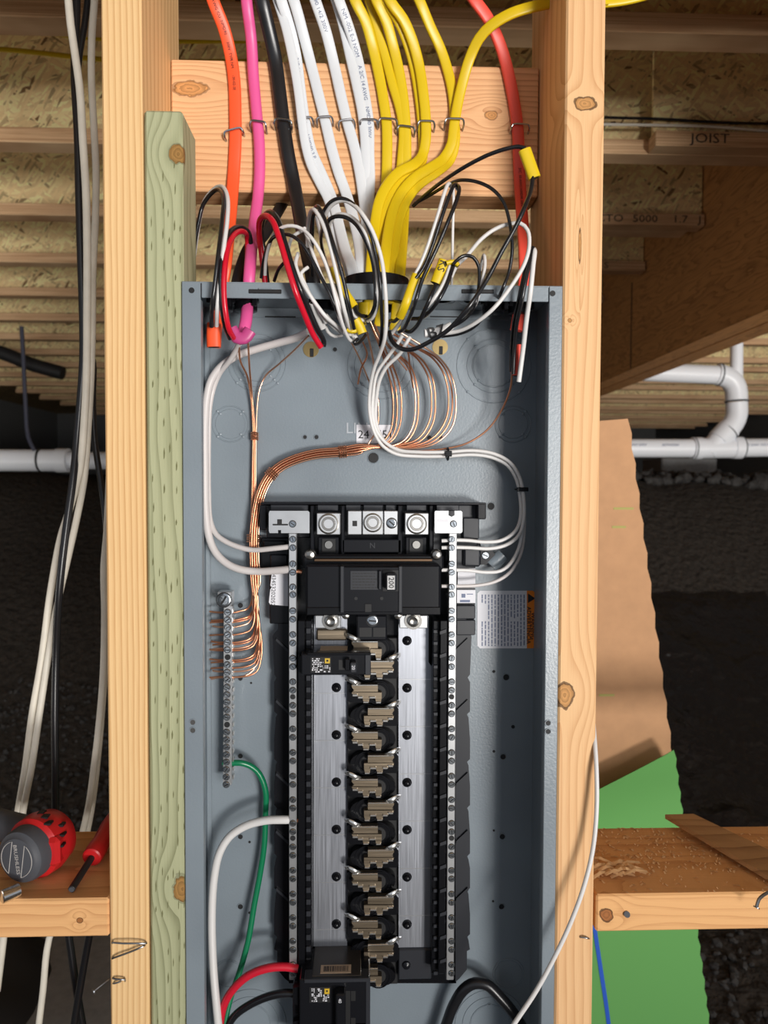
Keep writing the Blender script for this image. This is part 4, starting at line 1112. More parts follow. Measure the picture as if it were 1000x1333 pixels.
# --- pink cable
c = cable('pink round cable second from the left on the backing board')
add_jacket(c, [(318, -30), (322, 10), (327, 50), (330, 100), (334, 145), (337.5, 185), (338, 225), (336, 255), (332, 285), (328, 320), (325, 355), (323, 385, .044), (320, 420, .03), (315, 440, .026)], 'pink', .0060, .0048, down(.002), pw=.9)
g = sleeve(c, [(301, 428), (308, 439), (318, 440), (326, 430)], 'pink_dark', .0062, .0036, .012, 'torn purple-pink end of the jacket')
p = [(304, 440, .004), (298, 428, -.008), (293.5, 405, -.016), (291.5, 375, -.019), (293, 345, -.018), (298, 318, -.008), (308, 303, .01), (318, 302, .03), (322, 312, .055), (322, 345, .062), (324, 380, .062)]
add_wire(c, p, 'red', .0026, 0)
add_wire(c, [(300, 441, .006), (293.5, 425, -.004), (289, 402, -.013), (287, 375, -.016), (288.5, 342, -.016), (294, 312, -.006), (305, 297, .012), (317, 297, .032), (325, 306, .05), (328, 340, .062), (330, 380, .062)], 'black', .0024, 0)
p = [(345, 368, .05), (341, 335, .045), (337.5, 305, .035), (338.5, 287, .015), (346, 281, -.002), (355, 288, -.012), (364, 312, -.019), (373, 342, -.023), (384, 377, -.023), (396, 408, -.012), (407, 434, .0), (418, 452, .008)]
add_wire(c, p, 'red', .0029, 0)
add_wire(c, [(348, 368, .058), (344, 330, .055), (340, 300, .045), (344, 282, .025), (353, 276, .006), (362, 287, -.006), (370, 312, -.015), (379, 342, -.020), (390, 374, -.0205), (402, 402, -.010), (413, 428, .0), (421.5, 444, .010), (421, 451, .012)], 'black', .0026, 0)
# --- black cable
c = cable('thick black twisted flat cable left of the white ones')
add_jacket(c, [(334, -30), (342, 5), (348, 30), (358, 75), (364, 120), (369, 160), (375, 200), (383, 240), (391, 285), (399, 325), (407, 362), (412, 395, .045)], 'black_jacket', .0074, .0046, down(.002), pw=.85)
c = cable('black flat cable slanting down behind the backing board to the pink one')
add_jacket(c, [(385, 236, .155), (372, 258, .14), (356, 285, .11), (340, 310, .09), (325, 322, .08), (315, 345, .07), (309, 368, .058), (306, 395, .05)], 'black_jacket', .0062, .0026, 0)
# --- white cables with their loops
W1 = cable('leftmost white flat cable on the backing board')
add_jacket(W1, [(358, -30), (366, 0), (377, 35), (386, 75), (391, 115), (397.5, 160), (405, 195), (418, 225), (429, 250), (437, 275), (443, 300), (451, 330), (459, 352, .030), (466, 395, .034), (468, 425, .04)], 'white_jacket', .0057, .0022, down(), text=['', '', '', '2/C 14 AWG', '75-60-30 300V', 'NMD90 3 P'], tsize=.0055)
W1b = cable('second thin white cable tucked under the leftmost white one')
add_jacket(W1b, [(352, -30), (361, 0), (372, 35), (381, 75), (388, 115), (393.5, 160), (398, 190), (405, 215), (417, 240), (428, 262), (436, 300), (446, 330), (455, 352, .045), (462, 395, .046)], 'white_jacket', .0050, .0022, lerp_tab([(0, .080), (252, .0972), (300, .080), (345, .052)]))
W2 = cable('second white flat cable from the left, plain side out')
add_jacket(W2, [(371, -30), (384, 5), (395, 45), (404, 80), (414, 120), (424, 160), (431, 190), (440, 222), (450, 250), (459, 280), (466, 310), (471, 352, .034), (474, 400, .036)], 'white_jacket', .0057, .0022, down(.0005))
W3 = cable('third white flat cable, blue print near its top')
add_jacket(W3, [(400, -30), (412, 5), (424, 40), (434, 80), (443, 120), (452, 158), (461, 190), (468, 222), (473, 255), (477, 290), (479, 352, .050), (481, 400, .046)], 'white_jacket', .0058, .0022, down(.001), text=['NMD90 14/2 300V'], tsize=.0055)
W4 = cable('rightmost white flat cable beside the yellow ones, printed down its face')
add_jacket(W4, [(430, -30), (443, 5), (454, 35), (463, 65), (470, 95), (476, 130), (480.5, 162), (481, 200), (482, 232), (481, 262), (483, 300), (485, 352, .034), (487, 400, .04)], 'white_jacket', .0055, .0022, down(), text=['', 'NM -002 E-3 NOM', 'A 2/C 14 AWG', 'NMD90 300V'], tsize=.0058)
W4b = cable('narrow white cable edge just left of the rightmost white cable')
add_jacket(W4b, [(424, -30), (437, 0), (447, 35), (456, 75), (464, 110), (471, 145), (475, 180), (476, 215), (477, 250), (478, 300), (481, 352, .052), (483, 390, .05)], 'white_jacket', .0052, .0022, lerp_tab([(0, .082), (60, .0955), (252, .0968), (300, .085), (345, .056)]), text=['2-50-14-00 AWG 14'], tsize=.005)
# --- yellow cables
Y1 = cable('leftmost yellow flat cable on the backing board')
add_jacket(Y1, [(452, -30), (463, 2), (476, 28), (485, 60), (494, 100), (500, 135), (503.5, 163), (504, 200), (503, 235), (500, 280), (494, 320), (490, 352, .050), (488, 395, .045)], 'yellow', .0057, .0023, down())
Y2 = cable('second yellow flat cable, dropping straight down on the right of the bundle')
add_jacket(Y2, [(478, -30), (491, 2), (503, 28), (512, 60), (520, 95), (526, 135), (528.5, 170), (529, 205), (529, 235), (527, 265), (525, 300), (521, 352, .034), (518, 390, .036), (514, 430, .04)], 'yellow', .0056, .0023, down(.0005))
Y2b = cable('yellow cable tucked behind the first two yellow cables')
add_jacket(Y2b, [(470, -30), (482, 5), (492, 40), (502, 75), (511, 110), (520, 140), (525, 170), (523, 205), (519, 245), (514, 300), (508, 352, .055), (505, 390, .05)], 'yellow', .0050, .0023, lerp_tab([(0, .086), (60, .0968), (252, .0968), (300, .085), (345, .057)]))
Y3 = cable('third yellow flat cable, sweeping left over the first two')
p3 = [(494, -30), (509, 3), (525, 25), (536, 50), (545, 82), (551, 120), (554.5, 160), (554, 185), (550, 202), (538, 215, .080), (520, 224, .074), (505, 240, .068), (494, 262, .062), (488, 295, .055), (483, 352, .028), (480, 400, .030), (470, 420, .03)]
add_jacket(Y3, p3, 'yellow', .0056, .0023, down(.004))
Y3b = cable('yellow cable doubled under the third one, showing along its left edge')
add_jacket(Y3b, [(488, -30), (503, 2), (518, 26), (529, 52), (538, 82), (545, 120), (549.5, 160), (551, 185), (550, 208), (541, 222, .084), (524, 234, .078), (510, 250, .071), (500, 272, .065), (495, 300, .058), (489, 352, .04), (486, 395, .036)], 'yellow', .0053, .0023, down())
Y4 = cable('yellow flat cable coming down from a hole in the right stud')
add_jacket(Y4, [(790, 0, .09), (745, -2, .07), (716, 4, .065), (690, 10, .06), (665, 18, .062), (640, 33, .068), (624, 50, .075), (612, 75, .084), (603, 105, .090), (596, 135, .0925), (591, 165), (588, 188), (578, 206), (560, 219, .082), (541, 231, .076), (524, 249, .07), (513, 270, .064), (506, 300, .052), (500, 352, .026), (498, 395, .028), (494, 425, .03)], 'yellow', .0056, .0024, lambda y: .0925)
Y4b = cable('yellow cable running straight down to meet the one from the stud hole')
add_jacket(Y4b, [(532, -30), (548, 5), (560, 34), (573, 62), (583, 92), (590, 125), (592, 160), (592, 188), (586, 208), (568, 224, .086), (549, 237, .08), (534, 253, .074), (523, 275, .067), (516, 305, .056), (509, 352, .036), (506, 395, .034)], 'yellow', .0055, .0023, down())
YR = cable('yellow cable end emerging from the right stud at the top of the picture')
add_jacket(YR, [(786, 4, .10), (805, 2, .10), (830, -3, .10), (860, -12, .10)], 'yellow', .0050, .0024, 0) if 1 else None
# --- coral cable on the right
CR = cable('coral red flat cable near the right stud')
add_jacket(CR, [(600, -30), (618, 0), (634, 22), (648, 50), (658, 80), (666, 115), (672, 150), (674.5, 175), (675.5, 205), (677, 240), (680, 285), (683, 330), (683, 365, .047), (677, 400, .046), (672, 430, .04)], 'coral', .0064, .0026, down(), text=['', '', '', '', '', '', '', '', '', '3/C 10 AWG NMD90 300V'], tmat='ink', tsize=.0042)
sleeve(CR, [(668.5, 447), (668, 467), (667, 486)], 'coral', .0018, .0030, .030, 'narrow cut end of the coral jacket')
sleeve(CR, [(676, 449), (674, 470), (671, 489)], 'coral', .0030, .0030, .024)
add_wire(CR, [(694, 322, -.012), (687, 352, -.020), (679, 392, -.018), (673, 420, .0), (670, 450, .012), (668, 487, .02)], 'black', .0020, 0)
add_wire(CR, [(690, 322, -.010), (683, 354, -.0165), (675, 392, -.014), (669, 420, .004), (666, 450, .016), (665, 484, .022)], 'black', .0018, 0)
add_wire(CR, [(690, 330, -.006), (695.5, 325, -.012), (694, 345, -.018), (690.5, 380, -.018), (686, 412, -.006), (681, 455, .010), (675.5, 497, .018)], 'white', .0024, 0)

# --- loops: pairs of each cable
O = over()
# W3 pair, the tall arch over the bushing
add_wire(W3, [(425, 300, .02), (419, 285, .01), (424, 270, -.005), (433, 261, -.014), (445, 258, -.02), (457, 263, -.024), (470, 278), (482, 303), (490, 335), (495, 370), (497, 410, -.015), (497, 432, .0), (495, 450, .012)], 'black', WR, over(-.028, .02))
add_wire(W3, [(428, 302, .022), (422.5, 288, .012), (427, 273, -.003), (436, 264, -.012), (448, 261, -.019), (459, 266, -.025), (472, 279), (485, 301), (496, 334), (501, 370), (503, 410, -.018), (501, 440, -.004), (494, 462, .016), (487, 480, .03), (482, 505, .045), (481, 535, .055), (487, 562, .06), (498, 580, .062), (516, 591, .064), (545, 594, .066), (580, 594, .066), (617, 592, .066), (642, 596, .066), (661, 606, .064), (672, 623, .062), (677, 645, .06), (678, 672, .058), (672, 690, .056), (654, 703, .053), (632, 705.5, .051), (610, 703.5, .049), (592, 703, .0465), (575, 704, .0465)], 'white', .0019, over(-.030, .02))
# W4 pair
add_wire(W4, [(424, 300, .016), (428, 287, .002), (436, 282, -.008), (447, 282, -.013), (459, 288, -.017), (471, 303), (481, 325), (486.5, 347), (489, 379), (488, 398, -.016), (482, 411, -.004), (478, 414, .004)], 'black', .0019, over(-.022, .02))
add_wire(W4, [(428, 302, .02), (431, 288, .004), (439, 279.5, -.006), (449, 279, -.012), (461, 285, -.017), (474, 301), (484, 325), (489.5, 347), (492, 379), (491, 400, -.013), (485, 414, -.002), (479, 418, .006)], 'white', WR, over(-.0235, .02))
# W2 pair, falls steeply left of the bushing
add_wire(W2, [(400, 322, .03), (401, 295, .02), (404, 277, .0), (409, 273, -.012), (419, 289, -.02), (429, 318), (440, 364), (448, 402, -.018), (454, 422, -.002), (457, 430, .006)], 'white', .0019, over(-.025, .02))
add_wire(W2, [(404, 325, .034), (405, 295, .024), (409, 275, .006), (414, 269, -.010), (424, 288, -.020), (434, 318), (446, 360), (455, 400, -.020), (461, 428, -.002)], 'black', .0019, over(-.0275, .02))
sleeve(W2, [(454, 418, .012), (459, 432, .016), (464, 443, .02)], 'white', .0026, .002, 0, 'cut white jacket end')
# W1 group: outer left arcs
add_wire(W1, [(345, 358, .03), (346, 340, .02), (351, 318, .005), (358, 303, -.006), (369, 295.5, -.014), (381, 294, -.018), (393, 298, -.02), (408, 313), (420, 334), (430, 362), (441, 405, -.018), (448, 428, -.003), (456, 443, .012), (463, 446, .02)], 'white', WR, over(-.024, .02))
add_wire(W1, [(340, 362, .034), (343, 340, .024), (348, 322, .01), (356, 309, -.004), (369, 305, -.012), (380, 307, -.018), (392, 316), (404, 334), (416, 357), (428, 380), (440, 407, -.014), (447, 420, .0)], 'black', .0017, over(-.020, .02))
add_wire(W1b, [(382, 362, .03), (377, 340, .02), (376, 322, .004), (381, 308, -.006), (390, 302, -.012), (397, 297, -.008)], 'white', WR, 0)
add_wire(W1b, [(397, 300, -.006), (404, 320, -.016), (414, 348), (424, 372), (437, 398), (443, 417, -.006), (449, 430, .006)], 'white', WR, over(-.018, .02))
add_wire(W1b, [(357, 366, .04), (362, 352, .03), (368, 344, .02), (375, 338, .012)], 'black', WR, 0)
add_wire(W1b, [(388, 330, -.004), (385, 345, -.012), (393, 366), (404, 385), (413, 398), (424, 412, -.010), (438, 424, .004), (450, 434, .014), (463, 436, .02)], 'white', .0019, over(-.015, .02))
add_wire(W1b, [(401, 348, -.01), (392, 356, -.014), (398, 372), (407, 390), (416, 404, -.010), (424, 420, .004)], 'white', .0017, over(-.0135, .02))
sleeve(W1b, [(407, 394, -.010), (413, 410, .002), (421, 427, .014)], 'white', .0032, .0022, 0, 'cut white jacket end')
sleeve(W1b, [(423, 411, .002), (433, 422, .010), (445, 432, .018)], 'white', .0030, .0022, 0)
add_wire(W1b, [(446, 436, .03), (436, 438, .028), (427, 432, .024), (424, 424, .02)], 'white', .0016, 0)
add_wire(W1, [(418, 275, -.004), (409, 279, .004), (407, 300, .012), (406.5, 330, .02), (406, 360, .03)], 'black', WR, 0)
add_wire(W1, [(412, 282, .004), (416, 300, .002), (420, 325, -.006), (427, 350, -.014), (434, 372, -.018), (442, 396, -.018), (449, 415, -.004), (455, 430, .01)], 'white_grey', WR, 0)
add_wire(W1, [(423, 290, .0), (418, 310, -.004), (422, 335, -.010), (429, 358, -.015), (437, 382, -.0165), (447, 405, -.008), (452, 420, .004)], 'black', .0014, 0)
# yellow jacket sleeve left of centre with its pair
sleeve(Y1, [(431, 350), (441, 366), (452, 384), (462, 399)], 'yellow', .0036, .0026, lerp_tab([(350, -.008), (399, -.012)]), 'yellow jacket sleeve slanting left of the bushing')
add_wire(Y1, [(461, 398, -.010), (464, 406, -.004), (470, 411, .0), (477, 412, .006), (479, 420, .016)], 'black', .0019, 0)
add_wire(Y1, [(458, 401, -.006), (460, 409, .0), (467, 415, .006), (474, 417, .012)], 'white', .0019, 0)
sleeve(Y1, [(452, 429, .006), (458, 431.5, .006), (466, 430, .008)], 'yellow', .0022, .0030, 0)
sleeve(Y1, [(463, 416, .004), (468, 424, .005), (472, 434, .006)], 'yellow', .0046, .0036, 0, 'crumpled yellow jacket end')
sleeve(Y3, [(474, 394, .026), (474, 406, .026), (471, 420, .026)], 'yellow', .0056, .0024, 0)
add_wire(Y3, [(466, 441, .012), (461, 446, .01), (463, 448, .012), (470, 444, .02), (476, 436, .03)], 'black', .0017, 0)
# right of centre: two steep pairs from the yellow sleeve
add_wire(Y3b, [(589, 246, -.006), (584, 239, -.018), (579, 250, -.024), (571, 277), (556, 323), (546, 347), (538, 362)], 'white', .0018, over(-.022, .02))
add_wire(Y3b, [(596, 246, -.008), (592, 240, -.018), (586, 252, -.026), (577, 277), (562, 323), (551, 349), (541, 363)], 'black', .0019, over(-.0245, .02))
sleeve(Y3b, [(542, 358), (535, 376), (528, 396), (521, 412)], 'yellow', .0042, .0036, lerp_tab([(358, -.022), (395, -.024), (412, -.012)]), 'long yellow jacket sleeve hanging over the box lip')
sleeve(Y3b, [(557, 342), (552, 352), (547, 362)], 'yellow', .0048, .0030, -.010)
add_wire(Y3b, [(527, 410, -.008), (521, 420, .004), (515, 428, .014), (510, 434, .02)], 'white', .0019, 0)
add_wire(Y3b, [(520, 412, -.004), (514, 418, .006), (508, 418, .016), (505, 424, .024)], 'black', .0019, 0)
add_wire(Y4b, [(594, 240, -.010), (598, 246, -.022), (594, 262, -.030), (584, 287), (571, 318), (558, 346), (549, 366), (541, 392), (533, 414, -.014), (526, 428, .002), (520, 432, .012)], 'black', .0019, over(-.0290, .02))
add_wire(Y4b, [(590, 240, .002), (590.5, 260, .004), (589.5, 300, .01), (589, 335, .02), (588, 372, .04)], 'white', .0014, 0)
sleeve(Y4b, [(578, 339), (573, 353), (567, 369)], 'yellow', .0052, .0034, -.012, 'yellow jacket sleeve with handwriting', text='KS', tsize=.0095)
add_wire(Y4b, [(568, 368, -.012), (560, 388, -.018), (551, 408, -.012), (543, 424, -.002), (534, 432, .006), (526, 430, .016)], 'black', .0020, 0)
sleeve(Y2, [(581, 343), (590, 341), (597, 346)], 'yellow', .0022, .0030, -.016)
add_wire(Y2, [(590, 346, -.014), (581, 372), (570, 392, -.020), (559, 406, -.008), (548, 414, .004), (536, 415, .016)], 'black', .0020, over(-.0195, .02))
add_wire(Y2, [(587, 344, -.012), (577, 370), (565, 389, -.018), (553, 402, -.006)], 'white', .0020, over(-.0175, .02))
add_wire(Y2, [(590, 344, -.018), (598, 336, -.02), (606, 332.5, -.02), (616, 335, -.02), (623, 346), (623.5, 372), (619, 395, -.020), (609, 412, -.008), (592, 424, .004), (575, 431, .012)], 'black', WR, over(-.018, .02))
add_wire(Y2, [(625, 352, .0), (630, 332, -.010), (631.5, 345, -.016), (627, 369, -.0185), (618, 398, -.014), (604, 416, -.002), (588, 427, .008)], 'white', WR, 0)
# long black arcs with the high sleeve
YA = Y4
add_wire(YA, [(538, 268, .082), (556, 252, .06), (575, 237, .035), (604, 218, .010), (635, 202, -.002), (660, 193.5, -.008), (675, 191, -.010), (684, 193, -.012)], 'black', .0019, 0)
sleeve(YA, [(683, 195), (689, 212), (696, 232)], 'yellow', .0060, .0034, -.014, 'short yellow jacket sleeve at the top of the black arc', tsize=.006)
add_wire(YA, [(694, 229, -.015), (691, 248, -.018), (683, 270), (672, 294), (653, 328), (634, 364), (610, 400, -.026), (584, 429, -.014), (561, 444, -.006), (536, 455, .002), (520, 453, .008), (510, 443, .014), (507, 432, .02)], 'black', .0022, over(-.024, .02))
add_wire(Y4, [(540, 265, .080), (560, 254, .062), (582, 241, .03), (600, 234.5, .008), (622, 237, -.004), (642, 247, -.012), (656, 264, -.016), (664, 292, -.018), (667, 323), (663, 353), (654, 377), (646, 395, .010), (640, 410, .03)], 'black', WR, over(-.0165, .03))
add_wire(Y4b, [(588, 360, .01), (594, 347, .004), (607, 334, -.002), (627, 311, -.008), (645, 298, -.010), (663, 291.5, -.012), (678, 291, -.014), (687, 300, -.016), (689, 320, -.018), (683, 343), (668, 369), (643, 401, -.020), (618, 421, -.008), (597, 431, .004), (572, 435, .014)], 'white', .0019, over(-.020, .02))
add_wire(Y4b, [(632, 409, -.004), (618, 425, .004), (600, 434, .010), (575, 438, .018)], 'black', WR, 0)
sleeve(Y4b, [(553, 434), (565, 433), (577, 429), (588, 424)], 'white', .0040, .0030, .006, 'white jacket sleeve hand-marked B7', tsize=.008)
g = MB(); add_text(g, 'B7', .0150, P(568, 432, .0015), (1, 0, .28), (-.28, 0, 1), bold=.01, sx=1.1); g.build('handwriting', M['ink'], Y4b)

# --- white neutral wires
def wire(name, label, cat, pts, mat, r, dep=0, group=None, step=.004, n=12, **k):
    return MB().sweep(pp(pts, dep, step), r, n=n).build(name, M[mat], label=label, cat=cat, group=group, smooth=60)
wire('neutral_wire', 'white wire looping from the tangle, second of those strapped, to the right neutral bar', 'wire', [(524, 436, .02), (517, 448, .026), (504, 466, .034), (491, 486, .044), (486, 512, .052), (485, 540, .058), (491, 562, .062), (503, 577, .064), (520, 586, .064), (545, 588.5, .062), (580, 588.5, .0615), (617, 586.5, .0615), (644, 591, .0615), (664, 602, .060), (676, 620, .058), (681.5, 645, .056), (682, 675, .056), (676, 696, .056), (662, 708, .054), (640, 714, .052), (612, 713, .049), (592, 712.5, .0465), (575, 713, .0465)], 'white', .0019)
wire('neutral_wire', 'long white wire from the tangle ending third on the right neutral bar', 'wire', [(534, 438, .016), (521, 460, .022), (503, 478, .034), (494, 496, .044), (490, 520, .054), (489, 545, .060), (495, 566, .066), (508, 582, .070), (526, 590, .072), (550, 592, .072), (617, 589.5, .072), (643, 594, .072), (662, 605, .070), (673, 621, .067), (679, 645, .064), (680, 690, .061), (675, 715, .058), (664, 734, .055), (652, 743, .053), (633, 745, .051), (610, 742.5, .049), (592, 742, .0465), (575, 742, .0465)], 'white', .0019)
wire('neutral_wire', 'lowest of the pale wires entering the right neutral bar, coming from the coral cable side', 'wire', [(681, 640, .068), (683, 672, .067), (682, 700, .064), (677, 724, .060), (664, 745, .056), (645, 757, .052), (622, 762, .050), (596, 763, .0465), (575, 763, .0465)], 'white_grey', .0018)
g = thing('cable_strap', 'black strap band around the white wires above the bus', 'strap', P(583, 590, .065))
pth = P(583, 591, .0655)
MB().ring(pth, .0062, .0011, (1, 0, 0), n=24, k=8).build('band', M['plastic'], g); MB().box(pth+Vector((-.0035, -.0085, -.003)), pth+Vector((.0035, -.005, .003)), .0005).build('buckle', M['plastic'], g)
g = thing('cable_strap', 'black strap band around the white wires by the right wall', 'strap', P(678, 637, .06))
pth = P(678.5, 637, .061)
MB().ring(pth, .0060, .0011, (0, 0, 1), n=24, k=8).build('band', M['plastic'], g); MB().box(pth+Vector((-.006, -.0085, -.0022)), pth+Vector((.006, -.006, .0022)), .0005).build('buckle', M['plastic'], g)
wire('neutral_wire', 'thick stranded white wire sweeping down the left wall to the left neutral bar', 'wire', [(402, 432, .035), (385, 440, .045), (362, 446.5, .055), (332, 455, .062), (307, 464, .066), (287, 478, .068), (275, 495, .070), (269.5, 517, .071), (267, 550, .071), (267, 615, .071), (268, 665, .070), (273, 702, .068), (282, 721, .066), (296, 734, .064), (312, 741, .062), (335, 744, .060), (356, 743, .054), (379, 741, .0465)], 'white_grey', .0040)
wire('neutral_wire', 'thinner white wire inside the thick one, along the left wall', 'wire', [(313, 440, .03), (309, 452, .042), (300, 468, .055), (286, 486, .070), (278, 505, .077), (273, 530, .078), (271.5, 570, .078), (271.5, 640, .077), (274, 678, .073), (282, 696, .069), (296, 706, .066), (314, 713, .063), (330, 716, .060), (355, 714, .052), (379, 711.5, .0465)], 'white_grey', .0028)

# --- bare copper grounds: drop loops, common bundle, ground bar
from bisect import bisect
ctr = [(470, 584), (446, 588), (412, 591), (388, 597), (366, 607), (350, 622), (339, 645), (333, 675), (331, 701), (331.5, 730), (333, 760)]
def c_off(o, dz):
    out = []
    for i, (x, y) in enumerate(ctr):
        a = ctr[max(i-1, 0)]; b = ctr[min(i+1, len(ctr)-1)]
        tx, ty = b[0]-a[0], b[1]-a[1]; L = math.hypot(tx, ty)
        out.append((x+(ty/L)*-o*1.0, y+(-tx/L)*-o*1.0*-1 if 0 else y+(tx/L)*o, dz))
    return out
drops = [   # top to bottom: path of each drop, which screw it reaches
    [(478, 432, .03), (486, 470, .05), (490, 505, .07), (493, 530, .076), (491, 558, .076), (482, 574, .074)],
    [(484, 425, .03), (497, 458, .045), (505, 485, .065), (511, 510, .074), (512, 540, .076), (508, 562, .076), (497, 576, .074)],
    [(488, 422, .028), (504, 460, .045), (515, 485, .064), (521, 505, .072), (523, 530, .075), (520, 556, .075), (510, 574, .074)],
    [(490, 430, .03), (510, 456, .045), (530, 476, .06), (538, 498, .068), (541, 524, .072), (537, 556, .073), (522, 576, .073)],
    [(508, 438, .03), (530, 454, .04), (551, 470, .055), (563, 492, .066), (567, 520, .070), (564, 550, .071), (550, 572, .071), (530, 580, .071)],
    [(512, 434, .03), (540, 452, .04), (563, 466, .055), (578, 487, .066), (584, 515, .069), (581, 545, .070), (566, 568, .070), (540, 580, .070)],
    [(520, 432, .03), (553, 452, .038), (576, 470, .05), (589, 492, .060), (594, 525, .065), (589, 555, .067), (572, 574, .067), (546, 583, .068)],
    [(667, 486, .03), (664, 508, .045), (652, 536, .058), (634, 560, .064), (608, 577, .067), (580, 584, .069), (540, 587, .07)],
]
term = [797, 807, 816, 826, 836, 844, 859, 869, 874, 881]
lays = [(-5.5, .0735), (-3.6, .0700), (-2.2, .0745), (-.6, .0690), (.8, .0745), (2.4, .0695), (4.0, .0735), (5.4, .0705)]
names_t = ['topmost', 'second', 'third', 'fourth', 'fifth', 'sixth', 'seventh', 'eighth', 'ninth', 'lowest']
lab_d = ['first copper drop left of the number sticker', 'second copper drop, just right of the number sticker', 'third copper drop from the left', 'fourth copper drop, brightest single loop', 'fifth copper drop, left of the right-hand trio', 'sixth copper drop, inner one of the wide loops', 'outermost wide copper loop', 'copper wire curving from the coral cable']
def tail(x0, ty, dz, k):
    r = 18+k*1.2
    return [(x0, ty-r*1.7, dz), (x0-.6, ty-r*.8, dz-.001), (x0-6, ty-r*.25, .068), (x0-16, ty-1.5, .066), (304, ty+.5, .0645), (296, ty, .0645), (285, ty+.3, .0650), (273+2*(k % 3), ty-1+(k % 2)*2, .0675)]
for k, dpts in enumerate(drops):
    o, dz = lays[k]; kk = k+2
    pts = dpts + c_off(o, dz) + tail(333.5+o*.8+kk*.3, term[kk], dz, kk)
    wire('ground_wire', '%s, ending %s at the ground bar' % (lab_d[k], names_t[kk]), 'wire', pts, 'copper' if k % 3 else 'copper_light', .00102, n=8)
for k, kk, dx, ty in ((1, 3, 5, 809.5), (4, 6, -5, 846.5), (5, 7, 5, 861.5), (3, 5, 4, 838.5)):
    o, dz = lays[k]; o += .7
    pts = [(x+dx*min(1, i/2), y+(dx*.3 if i > 3 else 0), z_+.0015) for i, (x, y, z_) in enumerate(drops[k])] + c_off(o, dz-.0022) + tail(333.5+o*.8+kk*.3, ty, dz-.0022, kk)
    wire('ground_wire', 'twin strand beside the %s, doubled up at the %s screw' % (('', 'second copper drop', '', 'brightest fourth drop', 'fifth copper drop', 'sixth copper drop')[k], names_t[kk]), 'wire', pts, 'copper', .00100, n=8)
lefts = [([(311, 440, .03), (313, 470, .055), (322, 490, .072), (327, 520, .079), (329.3, 555, .080), (329, 600, .080), (328, 650, .079), (327, 690, .078)], 326.5, 'bare copper wire from the orange cable, straight down the left of the bundle, ending topmost'),
         ([(323, 445, .03), (325, 480, .060), (328, 515, .077), (331.3, 555, .080), (331.3, 600, .080), (330.5, 650, .080), (329.5, 690, .080)], 328.5, 'bare copper wire from the pink cable end, running straight down, ending second'),]
for k, (pts, x0, lab) in enumerate(lefts):
    wire('ground_wire', lab, 'wire', pts+[(x0, 730, .078)]+tail(x0+2, term[k], .077, k), 'copper', .00105, n=8)
wire('ground_wire', 'bright bare wire slanting from the black cable to join the two straight ones at left', 'wire', [(402, 437, .03), (382, 457, .05), (362, 475, .068), (346, 489, .077), (338, 507, .079), (334.5, 535, .080), (333.5, 570, .080), (333, 620, .080), (332, 680, .081), (333, 740, .079), (337, 800, .077), (337, 850, .074), (330, 872, .069), (318, 880, .066), (304, 882, .0645), (285, 882, .065), (275, 884, .067)], 'copper_light', .00100, n=8)
# short crossing bare strands inside the tangle
for k, (pts) in enumerate([
    [(457, 445, .04), (466, 462, .05), (474, 480, .06), (484, 505, .072)], [(470, 440, .036), (478, 462, .05), (470, 480, .06), (466, 500, .072)],
    [(500, 440, .036), (514, 462, .05), (530, 482, .06)], [(527, 440, .036), (532, 462, .045), (534, 480, .055), (538, 505, .066)],
    [(482, 418, .03), (492, 440, .036), (505, 462, .045), (510, 478, .055)]]):
    wire('bare_strand', ['thin bare strand crossing left below the tangle', 'thin bare strand nearest the left keyhole side of the tangle', 'thin bare strand slanting right under the white wires', 'thin bare strand hanging straight under the B7 sleeve', 'dark bare strand from the middle of the tangle'][k], 'wire', pts, 'copper' if k % 2 else 'copper_light', .0009, n=8)
# copper tie wraps
def wrap(px, py, dep, axis, r, label):
    c = P(px, py, dep); t = Vector(axis).normalized(); root = thing('copper_tie', label, 'tie wrap', c)
    for k in range(4): MB().ring(c+t*(k-1.5)*.0022, r, .0009, t+Vector((.05*(k % 2), .1, 0)), n=20, k=6).build('turn', M['copper'], root)
wrap(331.5, 568, .080, (0, 0, 1), .0036, 'copper wrap around the two straight ground wires at left')
wrap(446, 588, .072, (1, 0, .1), .0062, 'copper wrap around the bundle on its level run')
wrap(354, 617, .072, (.6, 0, .75), .0062, 'copper wrap around the bundle at its bend')
wrap(330, 701, .075, (0, 0, 1), .0066, 'copper wrap around the bundle left of the neutral strap')

# --- lower wires
wire('ground_wire', 'green insulated ground wire from the foot of the ground bar', 'wire', [(290, 992, .064), (303, 993, .064), (313, 993, .064), (324, 996, .066), (334, 1003, .068), (341, 1014, .069), (346, 1032, .070), (345.5, 1060, .072), (344, 1100, .072), (339, 1135, .072), (331, 1178, .070), (323, 1225, .066), (312, 1265, .062), (300, 1300, .056), (291, 1340, .050), (284, 1380, .05)], 'green', .0032)
wire('neutral_wire', 'thick white wire arching from the left neutral bar down to the bottom edge', 'wire', [(383, 1067, .0465), (368, 1067, .0465), (346, 1068, .050), (320, 1075, .054), (299, 1089, .056), (286, 1110, .056), (279, 1142, .056), (276, 1190, .054), (277.5, 1255, .048), (282, 1310, .042), (287, 1360, .04)], 'white', .0042)
wire('hot_wire', 'thick red wire arching into the bottom breaker', 'wire', [(388, 1261, .040), (372, 1258.5, .040), (350, 1260, .040), (325, 1269, .042), (306, 1285, .044), (293, 1305, .045), (287, 1330, .045), (286, 1370, .045)], 'red_wire', .0041)
wire('hot_wire', 'thick black wire arching under the red one into the bottom breaker', 'wire', [(388, 1294, .040), (372, 1293, .040), (350, 1297, .044), (325, 1308, .047), (305, 1323, .049), (293, 1345, .05), (286, 1380, .05)], 'black', .0040)
